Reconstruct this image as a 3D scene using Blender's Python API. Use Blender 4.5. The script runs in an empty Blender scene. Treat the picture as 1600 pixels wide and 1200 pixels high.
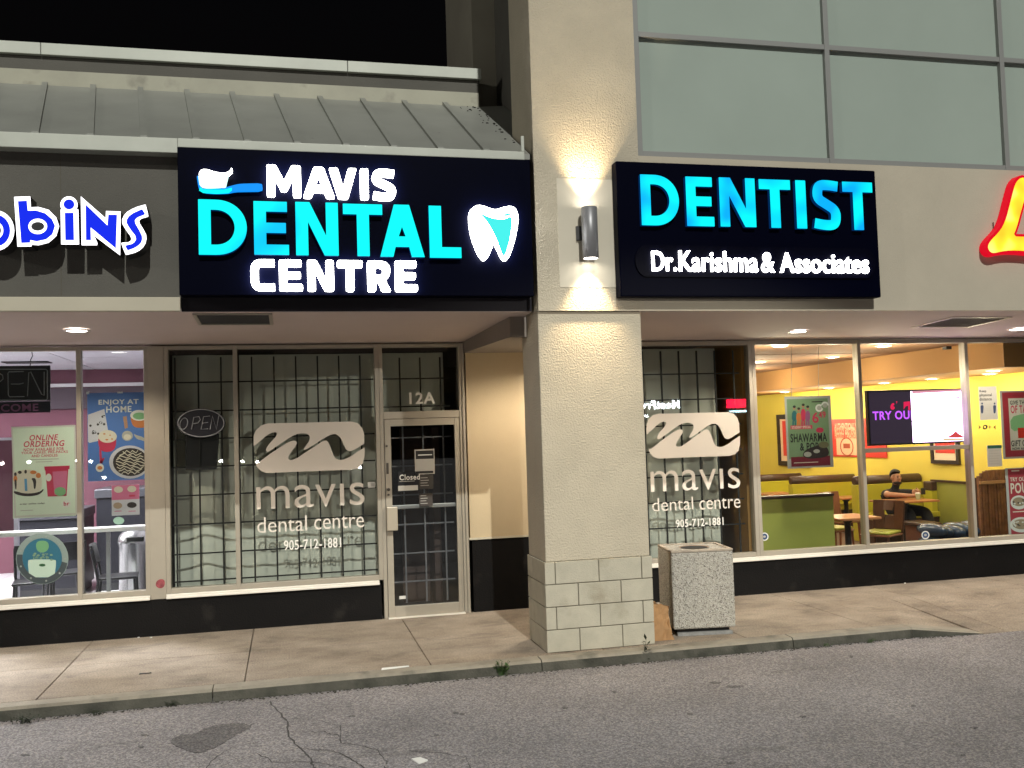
import bpy, bmesh, math, random
from mathutils import Vector, Matrix
random.seed(7)
S = bpy.context.scene
R_ = math.radians
# ------------------------------------------------------------------ camera
CF, CYAW, CPITCH, CROLL, CD, CH = 1483.536, 0.233344, 0.04935, -0.030908, 10.40469, 1.98169
_F = Vector((math.sin(CYAW)*math.cos(CPITCH), math.cos(CYAW)*math.cos(CPITCH), math.sin(CPITCH)))
_R0 = Vector((math.cos(CYAW), -math.sin(CYAW), 0)); _U0 = _R0.cross(_F)
CR = math.cos(CROLL)*_R0 + math.sin(CROLL)*_U0
CU = -math.sin(CROLL)*_R0 + math.cos(CROLL)*_U0
CP = Vector((0, -CD, CH))
cam = bpy.data.cameras.new('camera'); co = bpy.data.objects.new('camera', cam); S.collection.objects.link(co)
co.matrix_world = Matrix(((CR.x, CU.x, -_F.x, CP.x), (CR.y, CU.y, -_F.y, CP.y), (CR.z, CU.z, -_F.z, CP.z), (0, 0, 0, 1)))
cam.sensor_width = 36; cam.lens = CF/1600*36; cam.clip_start = 0.05; cam.clip_end = 600
S.camera = co
# ------------------------------------------------------------------ world, sun, exposure
SUN_EL, SUN_AZ = R_(41), R_(1)          # high parking-lot floodlight direction, from the viewer's right
W = bpy.data.worlds.new('World'); S.world = W; W.use_nodes = True
nt = W.node_tree; bg = nt.nodes['Background']
sky = nt.nodes.new('ShaderNodeTexSky'); sky.sky_type = 'NISHITA'; sky.sun_disc = False
sky.sun_elevation = R_(-3.5); sky.sun_rotation = R_(180); sky.altitude = 0
nt.links.new(sky.outputs[0], bg.inputs[0]); bg.inputs[1].default_value = 0.05
sd = bpy.data.lights.new('sun', 'SUN'); sd.energy = 2.3; sd.angle = R_(0.5); sd.color = (1.0, 1.0, 0.93)
so = bpy.data.objects.new('sun', sd); S.collection.objects.link(so)
_v = Vector((math.sin(SUN_AZ)*math.cos(SUN_EL), -math.cos(SUN_AZ)*math.cos(SUN_EL), math.sin(SUN_EL)))
so.rotation_euler = _v.to_track_quat('Z', 'Y').to_euler(); so.location = (6, -14, 12)
S.view_settings.view_transform = 'Standard'; S.view_settings.look = 'None'
S.view_settings.exposure = .14; S.view_settings.gamma = 1
S.render.engine = 'CYCLES'
S.cycles.use_denoising = True; S.cycles.max_bounces = 8; S.cycles.transparent_max_bounces = 24
S.cycles.sample_clamp_indirect = 6; S.cycles.caustics_reflective = False; S.cycles.caustics_refractive = False

# ------------------------------------------------------------------ helpers
def ray(px, py): return _F + CR*((px-800)/CF) - CU*((py-600)/CF)
def PY(px, py, Y):
    d = ray(px, py); return CP + d*((Y-CP.y)/d.y)
def PZ(px, py, Z):
    d = ray(px, py); return CP + d*((Z-CP.z)/d.z)
def PX(px, py, X):
    d = ray(px, py); return CP + d*((X-CP.x)/d.x)

def link(o): S.collection.objects.link(o); return o
def thing(name, label, cat, loc=(0, 0, 0), group=None):
    o = link(bpy.data.objects.new(name, None)); o.location = loc; o.empty_display_size = .1
    return tag(o, label, cat, group)
def tag(o, label, cat, group=None):
    o['label'] = label; o['category'] = cat
    if group: o['group'] = group
    return o
def wloc(o):
    v = Vector((0, 0, 0))
    while o: v += Vector(o.location); o = o.parent
    return v
class MB:
    """collects shapes in world coordinates; build() links them as one mesh object"""
    def __init__(s): s.v = []; s.f = []; s.sm = []
    def add(s, vs, fs, smooth=False):
        n = len(s.v); s.v += [Vector(p) for p in vs]
        for f in fs: s.f.append([i+n for i in f]); s.sm.append(smooth)
        return s
    def box(s, x0, x1, y0, y1, z0, z1):
        return s.add([(x0,y0,z0),(x1,y0,z0),(x1,y1,z0),(x0,y1,z0),(x0,y0,z1),(x1,y0,z1),(x1,y1,z1),(x0,y1,z1)],
              [(0,3,2,1),(4,5,6,7),(0,1,5,4),(1,2,6,5),(2,3,7,6),(3,0,4,7)])
    def hexa(s, p): # 8 points, bottom 4 then top 4
        return s.add(p, [(0,3,2,1),(4,5,6,7),(0,1,5,4),(1,2,6,5),(2,3,7,6),(3,0,4,7)])
    def quad(s, a, b, c, d): return s.add([a,b,c,d], [(0,1,2,3)])
    def prism(s, poly, w0, w1, ax='y'):
        """poly of (a,b): ax y -> (x,z) extruded in y; ax z -> (x,y); ax x -> (y,z)"""
        n = len(poly)
        def m(a, b, w): return (a, w, b) if ax == 'y' else ((a, b, w) if ax == 'z' else (w, a, b))
        vs = [m(a, b, w0) for a, b in poly] + [m(a, b, w1) for a, b in poly]
        fs = [tuple(range(n)), tuple(range(2*n-1, n-1, -1))] + [(i, i+n, (i+1) % n+n, (i+1) % n) for i in range(n)]
        return s.add(vs, fs)
    def lathe(s, c, prof, n=24, ax='z', smooth=True, cap=True):
        """prof: (radius, along)"""
        vs = []; fs = []
        for r, h in prof:
            for i in range(n):
                a = 2*math.pi*i/n; u, v = r*math.cos(a), r*math.sin(a)
                vs.append((c[0]+u, c[1]+v, c[2]+h) if ax == 'z' else ((c[0]+u, c[1]+h, c[2]+v) if ax == 'y' else (c[0]+h, c[1]+u, c[2]+v)))
        for k in range(len(prof)-1):
            for i in range(n):
                j = (i+1) % n; fs.append((k*n+i, k*n+j, (k+1)*n+j, (k+1)*n+i))
        s.add(vs, fs, smooth)
        if cap:
            m = len(prof)-1
            s.add([vs[i] for i in range(n)], [tuple(range(n))[::-1]]); s.add([vs[m*n+i] for i in range(n)], [tuple(range(n))])
        return s
    def tube(s, path, r, n=8, closed=False):
        path = [Vector(p) for p in path]; vs = []; fs = []; m = len(path)
        up = None
        for k, p in enumerate(path):
            a = path[(k-1) % m] if (closed or k > 0) else p; b = path[(k+1) % m] if (closed or k < m-1) else p
            t = (b-a).normalized() if (b-a).length > 0 else Vector((0, 0, 1))
            if up is None: up = Vector((0, 0, 1)) if abs(t.z) < .9 else Vector((0, 1, 0))
            x = t.cross(up).normalized(); y = x.cross(t).normalized(); up = y
            rr = r[k] if isinstance(r, (list, tuple)) else r
            for i in range(n):
                g = 2*math.pi*i/n; vs.append(p + x*(rr*math.cos(g)) + y*(rr*math.sin(g)))
        for k in range(m if closed else m-1):
            for i in range(n):
                j = (i+1) % n; k2 = (k+1) % m; fs.append((k*n+i, k*n+j, k2*n+j, k2*n+i))
        s.add(vs, fs, True)
        if not closed: s.add(vs[:n], [tuple(range(n))[::-1]]); s.add(vs[-n:], [tuple(range(n))])
        return s
    def ell(s, c, r, n=16, m=10):
        vs = []; fs = []
        for k in range(m+1):
            t = math.pi*k/m
            for i in range(n):
                a = 2*math.pi*i/n
                vs.append((c[0]+r[0]*math.sin(t)*math.cos(a), c[1]+r[1]*math.sin(t)*math.sin(a), c[2]+r[2]*math.cos(t)))
        for k in range(m):
            for i in range(n):
                j = (i+1) % n; fs.append((k*n+i, (k+1)*n+i, (k+1)*n+j, k*n+j))
        return s.add(vs, fs, True)
    def build(s, name, mat, parent=None, bevel=0, seg=2, label=None, kind=None):
        me = bpy.data.meshes.new(name); L = wloc(parent) if parent else Vector((0, 0, 0))
        me.from_pydata([v-L for v in s.v], [], s.f); me.polygons.foreach_set('use_smooth', s.sm)
        bm = bmesh.new(); bm.from_mesh(me)
        bmesh.ops.remove_doubles(bm, verts=bm.verts, dist=1e-5) if False else None
        bmesh.ops.recalc_face_normals(bm, faces=bm.faces)
        if bevel: bmesh.ops.bevel(bm, geom=[e for e in bm.edges], offset=bevel, segments=seg, affect='EDGES', profile=.5, clamp_overlap=True)
        bm.to_mesh(me); bm.free()
        for m_ in (mat if isinstance(mat, list) else [mat]): me.materials.append(m_)
        o = link(bpy.data.objects.new(name, me))
        if parent: o.parent = parent
        if label: o['label'] = label
        if kind: o['kind'] = kind
        return o
def curve_geo(splines=None, text=None, bold=0, ext=0.0, bev=0, res=4, shear=0):
    """filled 2D outlines or text as plain geometry: list of verts (u,v,w) and faces"""
    if text is not None:
        c = bpy.data.curves.new('t', 'FONT'); c.body = text; c.shear = shear; c.space_character = 1+min(bold, .022)*4.5 if bold > 0 else 1
    else:
        c = bpy.data.curves.new('t', 'CURVE'); c.dimensions = '2D'; c.fill_mode = 'BOTH'
        for sp in splines:
            q = c.splines.new('POLY'); q.points.add(len(sp)-1); q.use_cyclic_u = True
            for i, (a, b) in enumerate(sp): q.points[i].co = (a, b, 0, 1)
    c.resolution_u = res; c.offset = min(bold, .022); c.extrude = ext; c.bevel_depth = bev; c.bevel_resolution = 1
    o = bpy.data.objects.new('t', c); link(o)
    dg = bpy.context.evaluated_depsgraph_get(); dg.update()
    me = bpy.data.meshes.new_from_object(o.evaluated_get(dg))
    vs = [v.co.copy() for v in me.vertices]; fs = [list(p.vertices) for p in me.polygons]
    bpy.data.objects.remove(o); bpy.data.curves.remove(c); bpy.data.meshes.remove(me)
    return vs, fs
def text_geo(mb, body, x0, x1, z0, z1, Y, depth=0.001, bold=0, shear=0, res=4, bev=0):
    """lettering fitted to a rectangle of the plane Y, front towards -y"""
    vs, fs = curve_geo(text=body, bold=bold, ext=.05, shear=shear, res=res, bev=bev)
    if not vs: return mb
    u0 = min(v.x for v in vs); u1 = max(v.x for v in vs); a0 = min(v.y for v in vs); a1 = max(v.y for v in vs)
    w0 = min(v.z for v in vs); w1 = max(v.z for v in vs)
    out = [(x0+(v.x-u0)/(u1-u0)*(x1-x0), Y-(v.z-w0)/(w1-w0)*depth, z0+(v.y-a0)/(a1-a0)*(z1-z0)) for v in vs]
    return mb.add(out, fs)
def px_rect(px0, py0, px1, py1, Y):
    """rectangle (x0,x1,z0,z1) of plane Y seen between two picture columns and rows"""
    xm, ym = (px0+px1)/2, (py0+py1)/2
    return PY(px0, ym, Y).x, PY(px1, ym, Y).x, PY(xm, py1, Y).z, PY(xm, py0, Y).z
def text_px(mb, body, px0, py0, px1, py1, Y, **k):
    return text_geo(mb, body, *px_rect(px0, py0, px1, py1, Y), Y, **k)
def shape_px(mb, polys, Y, depth=0.002, grow=0, plane=None):
    """outlines given in picture coordinates, put on plane Y with real thickness"""
    q = Y if plane is None else plane; sp = [[(PY(a, b, q).x, PY(a, b, q).z) for a, b in p] for p in polys]
    vs, fs = curve_geo(splines=sp, ext=depth/2, bold=grow)
    return mb.add([(v.x, Y-depth/2-v.z, v.y) for v in vs], fs)
def oval(cx, cy, rx, ry, n=28, a0=0): return [(cx+rx*math.cos(2*math.pi*i/n+a0), cy+ry*math.sin(2*math.pi*i/n+a0)) for i in range(n)]
def smooth_poly(pts, k=2, closed=True):
    for _ in range(k):
        q = []; n = len(pts)
        for i in range(n if closed else n-1):
            a, b = pts[i], pts[(i+1) % n]
            q += [(a[0]*.75+b[0]*.25, a[1]*.75+b[1]*.25), (a[0]*.25+b[0]*.75, a[1]*.25+b[1]*.75)]
        pts = q if closed else [pts[0]]+q+[pts[-1]]
    return pts

# ------------------------------------------------------------------ materials
def nodes(m): return m.node_tree.nodes, m.node_tree.links
def mat(name, col, rough=.6, metal=0, spec=.5, var=None, bump=None, dirt=None):
    """var=(scale, amount) mottles the colour; bump=(scale, distance, detail); dirt=(scale, colour, threshold)"""
    m = bpy.data.materials.new(name); m.use_nodes = True; N, L = nodes(m); b = N['Principled BSDF']
    b.inputs['Base Color'].default_value = (*col, 1); b.inputs['Roughness'].default_value = rough
    b.inputs['Metallic'].default_value = metal; b.inputs['Specular IOR Level'].default_value = spec
    g = N.new('ShaderNodeNewGeometry'); src = None
    if var:
        n = N.new('ShaderNodeTexNoise'); n.inputs['Scale'].default_value = var[0]; n.inputs['Detail'].default_value = 6
        n.inputs['Roughness'].default_value = .62
        L.new(g.outputs['Position'], n.inputs['Vector'])
        mr = N.new('ShaderNodeMapRange'); mr.inputs[1].default_value = .3; mr.inputs[2].default_value = .7
        mr.inputs[3].default_value = 1-var[1]; mr.inputs[4].default_value = 1+var[1]; L.new(n.outputs['Fac'], mr.inputs[0])
        mx = N.new('ShaderNodeVectorMath'); mx.operation = 'SCALE'; mx.inputs[0].default_value = col
        L.new(mr.outputs[0], mx.inputs['Scale']); src = mx.outputs[0]
    if dirt:
        n = N.new('ShaderNodeTexNoise'); n.inputs['Scale'].default_value = dirt[0]; n.inputs['Detail'].default_value = 8
        L.new(g.outputs['Position'], n.inputs['Vector'])
        mr = N.new('ShaderNodeMapRange'); mr.inputs[1].default_value = dirt[2]; mr.inputs[2].default_value = dirt[2]+.12; mr.inputs[4].default_value = .75
        L.new(n.outputs['Fac'], mr.inputs[0])
        mm = N.new('ShaderNodeMix'); mm.data_type = 'RGBA'; L.new(mr.outputs[0], mm.inputs[0])
        if src: L.new(src, mm.inputs[6])
        else: mm.inputs[6].default_value = (*col, 1)
        mm.inputs[7].default_value = (*dirt[1], 1); src = mm.outputs[2]
    if src: L.new(src, b.inputs['Base Color'])
    if bump:
        n = N.new('ShaderNodeTexNoise'); n.inputs['Scale'].default_value = bump[0]; n.inputs['Detail'].default_value = bump[2] if len(bump) > 2 else 3
        L.new(g.outputs['Position'], n.inputs['Vector'])
        bp = N.new('ShaderNodeBump'); bp.inputs['Distance'].default_value = bump[1]; bp.inputs['Strength'].default_value = 1
        L.new(n.outputs['Fac'], bp.inputs['Height']); L.new(bp.outputs[0], b.inputs['Normal'])
    return m
def emit(name, col, st, base=None):
    m = bpy.data.materials.new(name); m.use_nodes = True; N, L = nodes(m); b = N['Principled BSDF']
    b.inputs['Base Color'].default_value = (*(base or [c*.03 for c in col]), 1); b.inputs['Specular IOR Level'].default_value = .1; b.inputs['Roughness'].default_value = .4
    b.inputs['Emission Color'].default_value = (*col, 1); b.inputs['Emission Strength'].default_value = st
    return m
def emit_grad(name, stops, st, scale, off=0.0, seed=0.0):
    """backlit acrylic whose LEDs differ in tint from place to place"""
    m = bpy.data.materials.new(name); m.use_nodes = True; N, L = nodes(m); b = N['Principled BSDF']
    g = N.new('ShaderNodeNewGeometry'); mp = N.new('ShaderNodeMapping'); mp.inputs['Location'].default_value = (seed, seed*.7, seed*1.3)
    n = N.new('ShaderNodeTexNoise'); n.inputs['Scale'].default_value = scale; n.inputs['Detail'].default_value = .5
    L.new(g.outputs['Position'], mp.inputs[0]); L.new(mp.outputs[0], n.inputs['Vector'])
    cr = N.new('ShaderNodeValToRGB'); e = cr.color_ramp.elements
    e[0].position, e[0].color = stops[0][0], (*stops[0][1], 1); e[1].position, e[1].color = stops[-1][0], (*stops[-1][1], 1)
    for p, c in stops[1:-1]: q = e.new(p); q.color = (*c, 1)
    L.new(n.outputs['Fac'], cr.inputs[0]); L.new(cr.outputs[0], b.inputs['Emission Color']); b.inputs['Emission Strength'].default_value = st
    b.inputs['Base Color'].default_value = (.002, .01, .012, 1); b.inputs['Specular IOR Level'].default_value = .1
    return m
def glass(name, tint=(.93, .96, .95), refl=1.0):
    m = bpy.data.materials.new(name); m.use_nodes = True; N, L = nodes(m)
    N.remove(N['Principled BSDF']); out = N['Material Output']
    t = N.new('ShaderNodeBsdfTransparent'); t.inputs[0].default_value = (*tint, 1)
    g = N.new('ShaderNodeBsdfGlossy'); g.inputs['Roughness'].default_value = .01; g.inputs[0].default_value = (refl, refl, refl, 1)
    lw = N.new('ShaderNodeLayerWeight'); lw.inputs[0].default_value = .5      # facing = 1-|cos|, the same from both sides of the pane
    pw = N.new('ShaderNodeMath'); pw.operation = 'POWER'; pw.inputs[1].default_value = 5; L.new(lw.outputs['Facing'], pw.inputs[0])
    f = N.new('ShaderNodeMath'); f.operation = 'MULTIPLY_ADD'; f.inputs[1].default_value = .95; f.inputs[2].default_value = .045; L.new(pw.outputs[0], f.inputs[0])
    mx = N.new('ShaderNodeMixShader'); L.new(f.outputs[0], mx.inputs[0]); L.new(t.outputs[0], mx.inputs[1]); L.new(g.outputs[0], mx.inputs[2])
    L.new(mx.outputs[0], out.inputs[0]); return m
def cloth(name, col, trans=.25):
    m = bpy.data.materials.new(name); m.use_nodes = True; N, L = nodes(m)
    N.remove(N['Principled BSDF']); out = N['Material Output']
    d = N.new('ShaderNodeBsdfDiffuse'); d.inputs[0].default_value = (*col, 1)
    t = N.new('ShaderNodeBsdfTranslucent'); t.inputs[0].default_value = (*col, 1)
    mx = N.new('ShaderNodeMixShader'); mx.inputs[0].default_value = trans
    L.new(d.outputs[0], mx.inputs[1]); L.new(t.outputs[0], mx.inputs[2]); L.new(mx.outputs[0], out.inputs[0]); return m
def asphalt(name='asphalt', k=1.0):
    m = bpy.data.materials.new(name); m.use_nodes = True; N, L = nodes(m); b = N['Principled BSDF']
    g = N.new('ShaderNodeNewGeometry')
    a = N.new('ShaderNodeTexVoronoi'); a.inputs['Scale'].default_value = 80
    n1 = N.new('ShaderNodeTexNoise'); n1.inputs['Scale'].default_value = 66; n1.inputs['Detail'].default_value = 8; n1.inputs['Roughness'].default_value = .8
    n2 = N.new('ShaderNodeTexNoise'); n2.inputs['Scale'].default_value = .9; n2.inputs['Detail'].default_value = 5
    for q in (a, n1, n2): L.new(g.outputs['Position'], q.inputs['Vector'])
    r1 = N.new('ShaderNodeValToRGB'); e = r1.color_ramp.elements
    e[0].position, e[0].color = .36, (.075, .071, .074, 1); e[1].position, e[1].color = .66, (.47, .445, .45, 1)
    q = e.new(.5); q.color = (.198, .185, .189, 1); L.new(n1.outputs['Fac'], r1.inputs[0])
    # single pale stones
    r2 = N.new('ShaderNodeMapRange'); r2.inputs[1].default_value = .86; r2.inputs[2].default_value = .9
    sp = N.new('ShaderNodeSeparateColor'); L.new(a.outputs['Color'], sp.inputs[0]); L.new(sp.outputs[0], r2.inputs[0])
    m1 = N.new('ShaderNodeMix'); m1.data_type = 'RGBA'; L.new(r2.outputs[0], m1.inputs[0]); L.new(r1.outputs[0], m1.inputs[6]); m1.inputs[7].default_value = (.34, .31, .29, 1)
    mr = N.new('ShaderNodeMapRange'); mr.inputs[1].default_value = .3; mr.inputs[2].default_value = .7; mr.inputs[3].default_value = .8*k; mr.inputs[4].default_value = 1.16*k
    L.new(n2.outputs['Fac'], mr.inputs[0])
    v = N.new('ShaderNodeVectorMath'); v.operation = 'SCALE'; L.new(m1.outputs[2], v.inputs[0]); L.new(mr.outputs[0], v.inputs['Scale'])
    # old oil and patch stains with shapes of their own
    n3 = N.new('ShaderNodeTexNoise'); n3.inputs['Scale'].default_value = 1.7; n3.inputs['Detail'].default_value = 9; n3.inputs['Roughness'].default_value = .66
    mp = N.new('ShaderNodeMapping'); mp.inputs['Scale'].default_value = (.55, 1.7, 1); mp.inputs['Location'].default_value = (2.2, .7, 0)
    L.new(g.outputs['Position'], mp.inputs[0]); L.new(mp.outputs[0], n3.inputs['Vector'])
    r3 = N.new('ShaderNodeMapRange'); r3.inputs[1].default_value = .62; r3.inputs[2].default_value = .70; r3.inputs[4].default_value = .55; L.new(n3.outputs['Fac'], r3.inputs[0])
    m2 = N.new('ShaderNodeMix'); m2.data_type = 'RGBA'; L.new(r3.outputs[0], m2.inputs[0]); L.new(v.outputs[0], m2.inputs[6]); m2.inputs[7].default_value = (.075, .07, .068, 1)
    L.new(m2.outputs[2], b.inputs['Base Color']); b.inputs['Roughness'].default_value = .85; b.inputs['Specular IOR Level'].default_value = .3
    bp = N.new('ShaderNodeBump'); bp.inputs['Distance'].default_value = .006; L.new(n1.outputs['Fac'], bp.inputs['Height']); L.new(bp.outputs[0], b.inputs['Normal'])
    return m
def aggregate():
    m = bpy.data.materials.new('exposed aggregate'); m.use_nodes = True; N, L = nodes(m); b = N['Principled BSDF']
    g = N.new('ShaderNodeNewGeometry'); a = N.new('ShaderNodeTexVoronoi'); a.inputs['Scale'].default_value = 105
    n2 = N.new('ShaderNodeTexNoise'); n2.inputs['Scale'].default_value = 60; n2.inputs['Detail'].default_value = 5
    L.new(g.outputs['Position'], a.inputs['Vector']); L.new(g.outputs['Position'], n2.inputs['Vector'])
    sp = N.new('ShaderNodeSeparateColor'); L.new(a.outputs['Color'], sp.inputs[0])
    r = N.new('ShaderNodeValToRGB'); r.color_ramp.interpolation = 'CONSTANT'; e = r.color_ramp.elements
    e[0].position, e[0].color = 0, (.22, .20, .175, 1); e[1].position, e[1].color = .13, (.40, .375, .32, 1)
    for p, c in ((.4, (.50, .475, .41, 1)), (.62, (.44, .415, .37, 1)), (.76, (.36, .335, .29, 1)), (.82, (.54, .515, .46, 1))): q = e.new(p); q.color = c
    L.new(sp.outputs[0], r.inputs[0]); L.new(r.outputs[0], b.inputs['Base Color']); b.inputs['Roughness'].default_value = .9
    bp = N.new('ShaderNodeBump'); bp.inputs['Distance'].default_value = .006; L.new(a.outputs['Distance'], bp.inputs['Height']); L.new(bp.outputs[0], b.inputs['Normal'])
    return m
def concrete():
    m = bpy.data.materials.new('pavement concrete'); m.use_nodes = True; N, L = nodes(m); b = N['Principled BSDF']
    g = N.new('ShaderNodeNewGeometry')
    n1 = N.new('ShaderNodeTexNoise'); n1.inputs['Scale'].default_value = 1.6; n1.inputs['Detail'].default_value = 9; n1.inputs['Roughness'].default_value = .65
    mp = N.new('ShaderNodeMapping'); mp.inputs['Scale'].default_value = (1.0, 1.3, 1); L.new(g.outputs['Position'], mp.inputs[0]); L.new(mp.outputs[0], n1.inputs['Vector'])
    n2 = N.new('ShaderNodeTexNoise'); n2.inputs['Scale'].default_value = 70; n2.inputs['Detail'].default_value = 5; L.new(g.outputs['Position'], n2.inputs['Vector'])
    r = N.new('ShaderNodeValToRGB'); e = r.color_ramp.elements
    e[0].position, e[0].color = .30, (.13, .105, .082, 1); e[1].position, e[1].color = .70, (.335, .28, .22, 1)
    q = e.new(.45); q.color = (.235, .192, .148, 1); L.new(n1.outputs['Fac'], r.inputs[0])
    mr = N.new('ShaderNodeMapRange'); mr.inputs[1].default_value = .3; mr.inputs[2].default_value = .7; mr.inputs[3].default_value = .68; mr.inputs[4].default_value = 1.32; L.new(n2.outputs['Fac'], mr.inputs[0])
    v = N.new('ShaderNodeVectorMath'); v.operation = 'SCALE'; L.new(r.outputs[0], v.inputs[0]); L.new(mr.outputs[0], v.inputs['Scale'])
    # thin dark scuffs
    n3 = N.new('ShaderNodeTexNoise'); n3.inputs['Scale'].default_value = 2.4; n3.inputs['Detail'].default_value = 7; n3.inputs['Distortion'].default_value = .8
    mp3 = N.new('ShaderNodeMapping'); mp3.inputs['Scale'].default_value = (.8, 2.2, 1); L.new(g.outputs['Position'], mp3.inputs[0]); L.new(mp3.outputs[0], n3.inputs['Vector'])
    r3 = N.new('ShaderNodeMapRange'); r3.inputs[1].default_value = .60; r3.inputs[2].default_value = .68; r3.inputs[4].default_value = .42; L.new(n3.outputs['Fac'], r3.inputs[0])
    m2 = N.new('ShaderNodeMix'); m2.data_type = 'RGBA'; L.new(r3.outputs[0], m2.inputs[0]); L.new(v.outputs[0], m2.inputs[6]); m2.inputs[7].default_value = (.12, .10, .08, 1)
    L.new(m2.outputs[2], b.inputs['Base Color']); b.inputs['Roughness'].default_value = .85
    bp = N.new('ShaderNodeBump'); bp.inputs['Distance'].default_value = .003; L.new(n2.outputs['Fac'], bp.inputs['Height']); L.new(bp.outputs[0], b.inputs['Normal'])
    return m

STUCCO = mat('stucco cream', (.52, .465, .36), .9, var=(2.2, .08), bump=(62, .0115, 4))
STUCCO_SMOOTH = mat('smooth render cream', (.50, .45, .355), .85, var=(1.6, .05), bump=(140, .003))
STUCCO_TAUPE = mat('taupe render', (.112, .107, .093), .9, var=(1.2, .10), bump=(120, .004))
TRIM = mat('cream fascia trim', (.50, .46, .36), .7, var=(1.0, .06))
BEIGE = mat('beige side wall', (.52, .42, .27), .8, var=(1.4, .06), bump=(150, .002))
BLOCK = mat('painted block', (.46, .43, .34), .75, var=(5, .10), bump=(90, .004), dirt=(2.6, (.30, .265, .19), .60))
MORTAR = mat('mortar joint', (.20, .185, .145), .9)
BLACKWALL = mat('black painted wall', (.0055, .005, .005), .6, spec=.15, var=(2, .2), bump=(60, .003), dirt=(3.2, (.020, .018, .016), .60))
ALU = mat('bronze tan aluminium', (.36, .325, .265), .45, metal=.15, var=(3, .06))
ALU_PALE = mat('pale aluminium sill', (.80, .76, .68), .4, metal=.1)
MULLION = mat('grey mullion', (.255, .26, .25), .5, metal=.1)
SPANDREL = mat('grey green spandrel glass', (.345, .405, .36), .25, spec=.3, var=(.7, .05))
ROOFMETAL = mat('grey standing seam metal', (.265, .27, .245), .45, metal=.2, var=(1.3, .12), dirt=(9, (.07, .065, .06), .70))
FLASH = mat('pale metal flashing', (.50, .52, .46), .45, metal=.15, var=(1.2, .10))
SOFFIT = mat('soffit board', (.58, .49, .46), .85, var=(.9, .05))
DARKGAP = mat('dark gap', (.02, .02, .02), .9)
GLASS = glass('window glass', refl=.55); GLASS_TINT = glass('tinted dental glass', (.88, .89, .87), refl=.6); GLASS_DARK = glass('door glass', (.80, .82, .84)); GLASS_CLEAR = glass('clear restaurant glass', refl=.35)
BLACKMETAL = mat('black steel bar', (.012, .012, .012), .5); GREYBAR = mat('grey steel bar', (.28, .27, .26), .5)
CURTAIN = cloth('pale curtain cloth', (.72, .75, .69), .10)
VINYL = mat('cream vinyl lettering', (.72, .66, .58), .5); VINYL_W = mat('white vinyl lettering', (.82, .80, .74), .5)
WHITE = mat('white print', (.75, .75, .72), .5); BLACK = mat('black print', (.02, .02, .022), .5)
SIGNBOX = mat('navy black sign panel', (.0002, .0006, .0062), .45, spec=.04); SIGNTRIM = mat('black sign trim', (.022, .020, .026), .6, spec=.2)
E_WHITE = emit('lit white acrylic', (1, .99, .96), 20); E_WHITE_S = emit('lit white acrylic small', (1, .99, .97), 12)
E_CYAN = emit_grad('lit cyan acrylic', [(.30, (0, .55, 1.0)), (.40, (0, 1.0, 1.0)), (1, (0, 1.0, 1.0))], 1.0, 1.3, seed=4)
E_CYAN2 = emit_grad('lit sky blue acrylic', [(.36, (0, .42, 1.0)), (.46, (0, .68, 1.0)), (.60, (0, .93, 1.0))], 1.0, 3.2, seed=2)
E_SIDE = emit('dim blue letter side', (0, .10, .45), .18); E_BLUE = emit('lit royal blue acrylic', (.006, .024, .80), 1.0); E_HALO = emit('lit white letter edge', (1, .97, 1), 2.2)
E_TOOTH = emit('lit aqua acrylic', (.06, .82, .78), 1.0); E_BRUSH = emit('lit brush blue', (.005, .28, .95), 1.0)
E_YELLOW = emit_grad('lit yellow acrylic', [(.3, (1, .55, .02)), (.5, (1, .80, .03)), (.7, (1, 1, .25))], 1.1, 5, seed=1)
E_RED = emit('lit red can', (.75, .002, .018), .85, base=(.10, .002, .004))
E_LAMP = emit('warm lamp lens', (1, .90, .72), 45); E_COOL = emit('cool lamp lens', (1, .95, .88), 20)
STEEL = mat('brushed steel lamp', (.24, .24, .25), .42, metal=.35)

def poly_offset(pts, d):
    n = len(pts); area = sum(pts[i][0]*pts[(i+1) % n][1]-pts[(i+1) % n][0]*pts[i][1] for i in range(n)); sg = 1 if area > 0 else -1
    out = []
    for i in range(n):
        p0, p1, p2 = Vector(pts[i-1]), Vector(pts[i]), Vector(pts[(i+1) % n])
        a = (p1-p0).normalized(); b = (p2-p1).normalized()
        na = Vector((a.y, -a.x))*sg; nb = Vector((b.y, -b.x))*sg; m = (na+nb)
        m = m.normalized() if m.length > 1e-6 else na
        k = d/max(.5, m.dot(na)); out.append((p1.x+m.x*k, p1.y+m.y*k))
    return out

# ================================================================== GROUND
UF, LF = -2.174, -2.02            # tower front, left fascia front
CURB = -2.36; RZ = -.10
rd = MB(); rd.add([(-60, -90, RZ), (60, -90, RZ), (60, CURB+.5, RZ), (-60, CURB+.5, RZ)], [(0, 1, 2, 3)])
ROAD = rd.build('road', asphalt(), kind='structure')
CONC = concrete()
KERB = mat('kerb concrete', (.25, .225, .18), .9, var=(3, .25), bump=(60, .006), dirt=(2.2, (.06, .062, .05), .56))
sw = MB()
jx = [-12, -9.7, -8.1, -6.6, -5.1, -3.5, -1.95, -.38, 1.16, 2.72, 4.1, 5.43]
g = .0035
def slab(x0, x1, y0, y1, z=0.0): sw.hexa([(x0+g, y0+g, -.12), (x1-g, y0+g, -.12), (x1-g, y1-g, -.12), (x0+g, y1-g, -.12), (x0+g, y0+g, z), (x1-g, y0+g, z), (x1-g, y1-g, z), (x0+g, y1-g, z)])
for a, b in zip(jx[:-1], jx[1:]):
    slab(a, b, CURB+.15, -1.08); slab(a, b, -1.08, .02)
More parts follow.
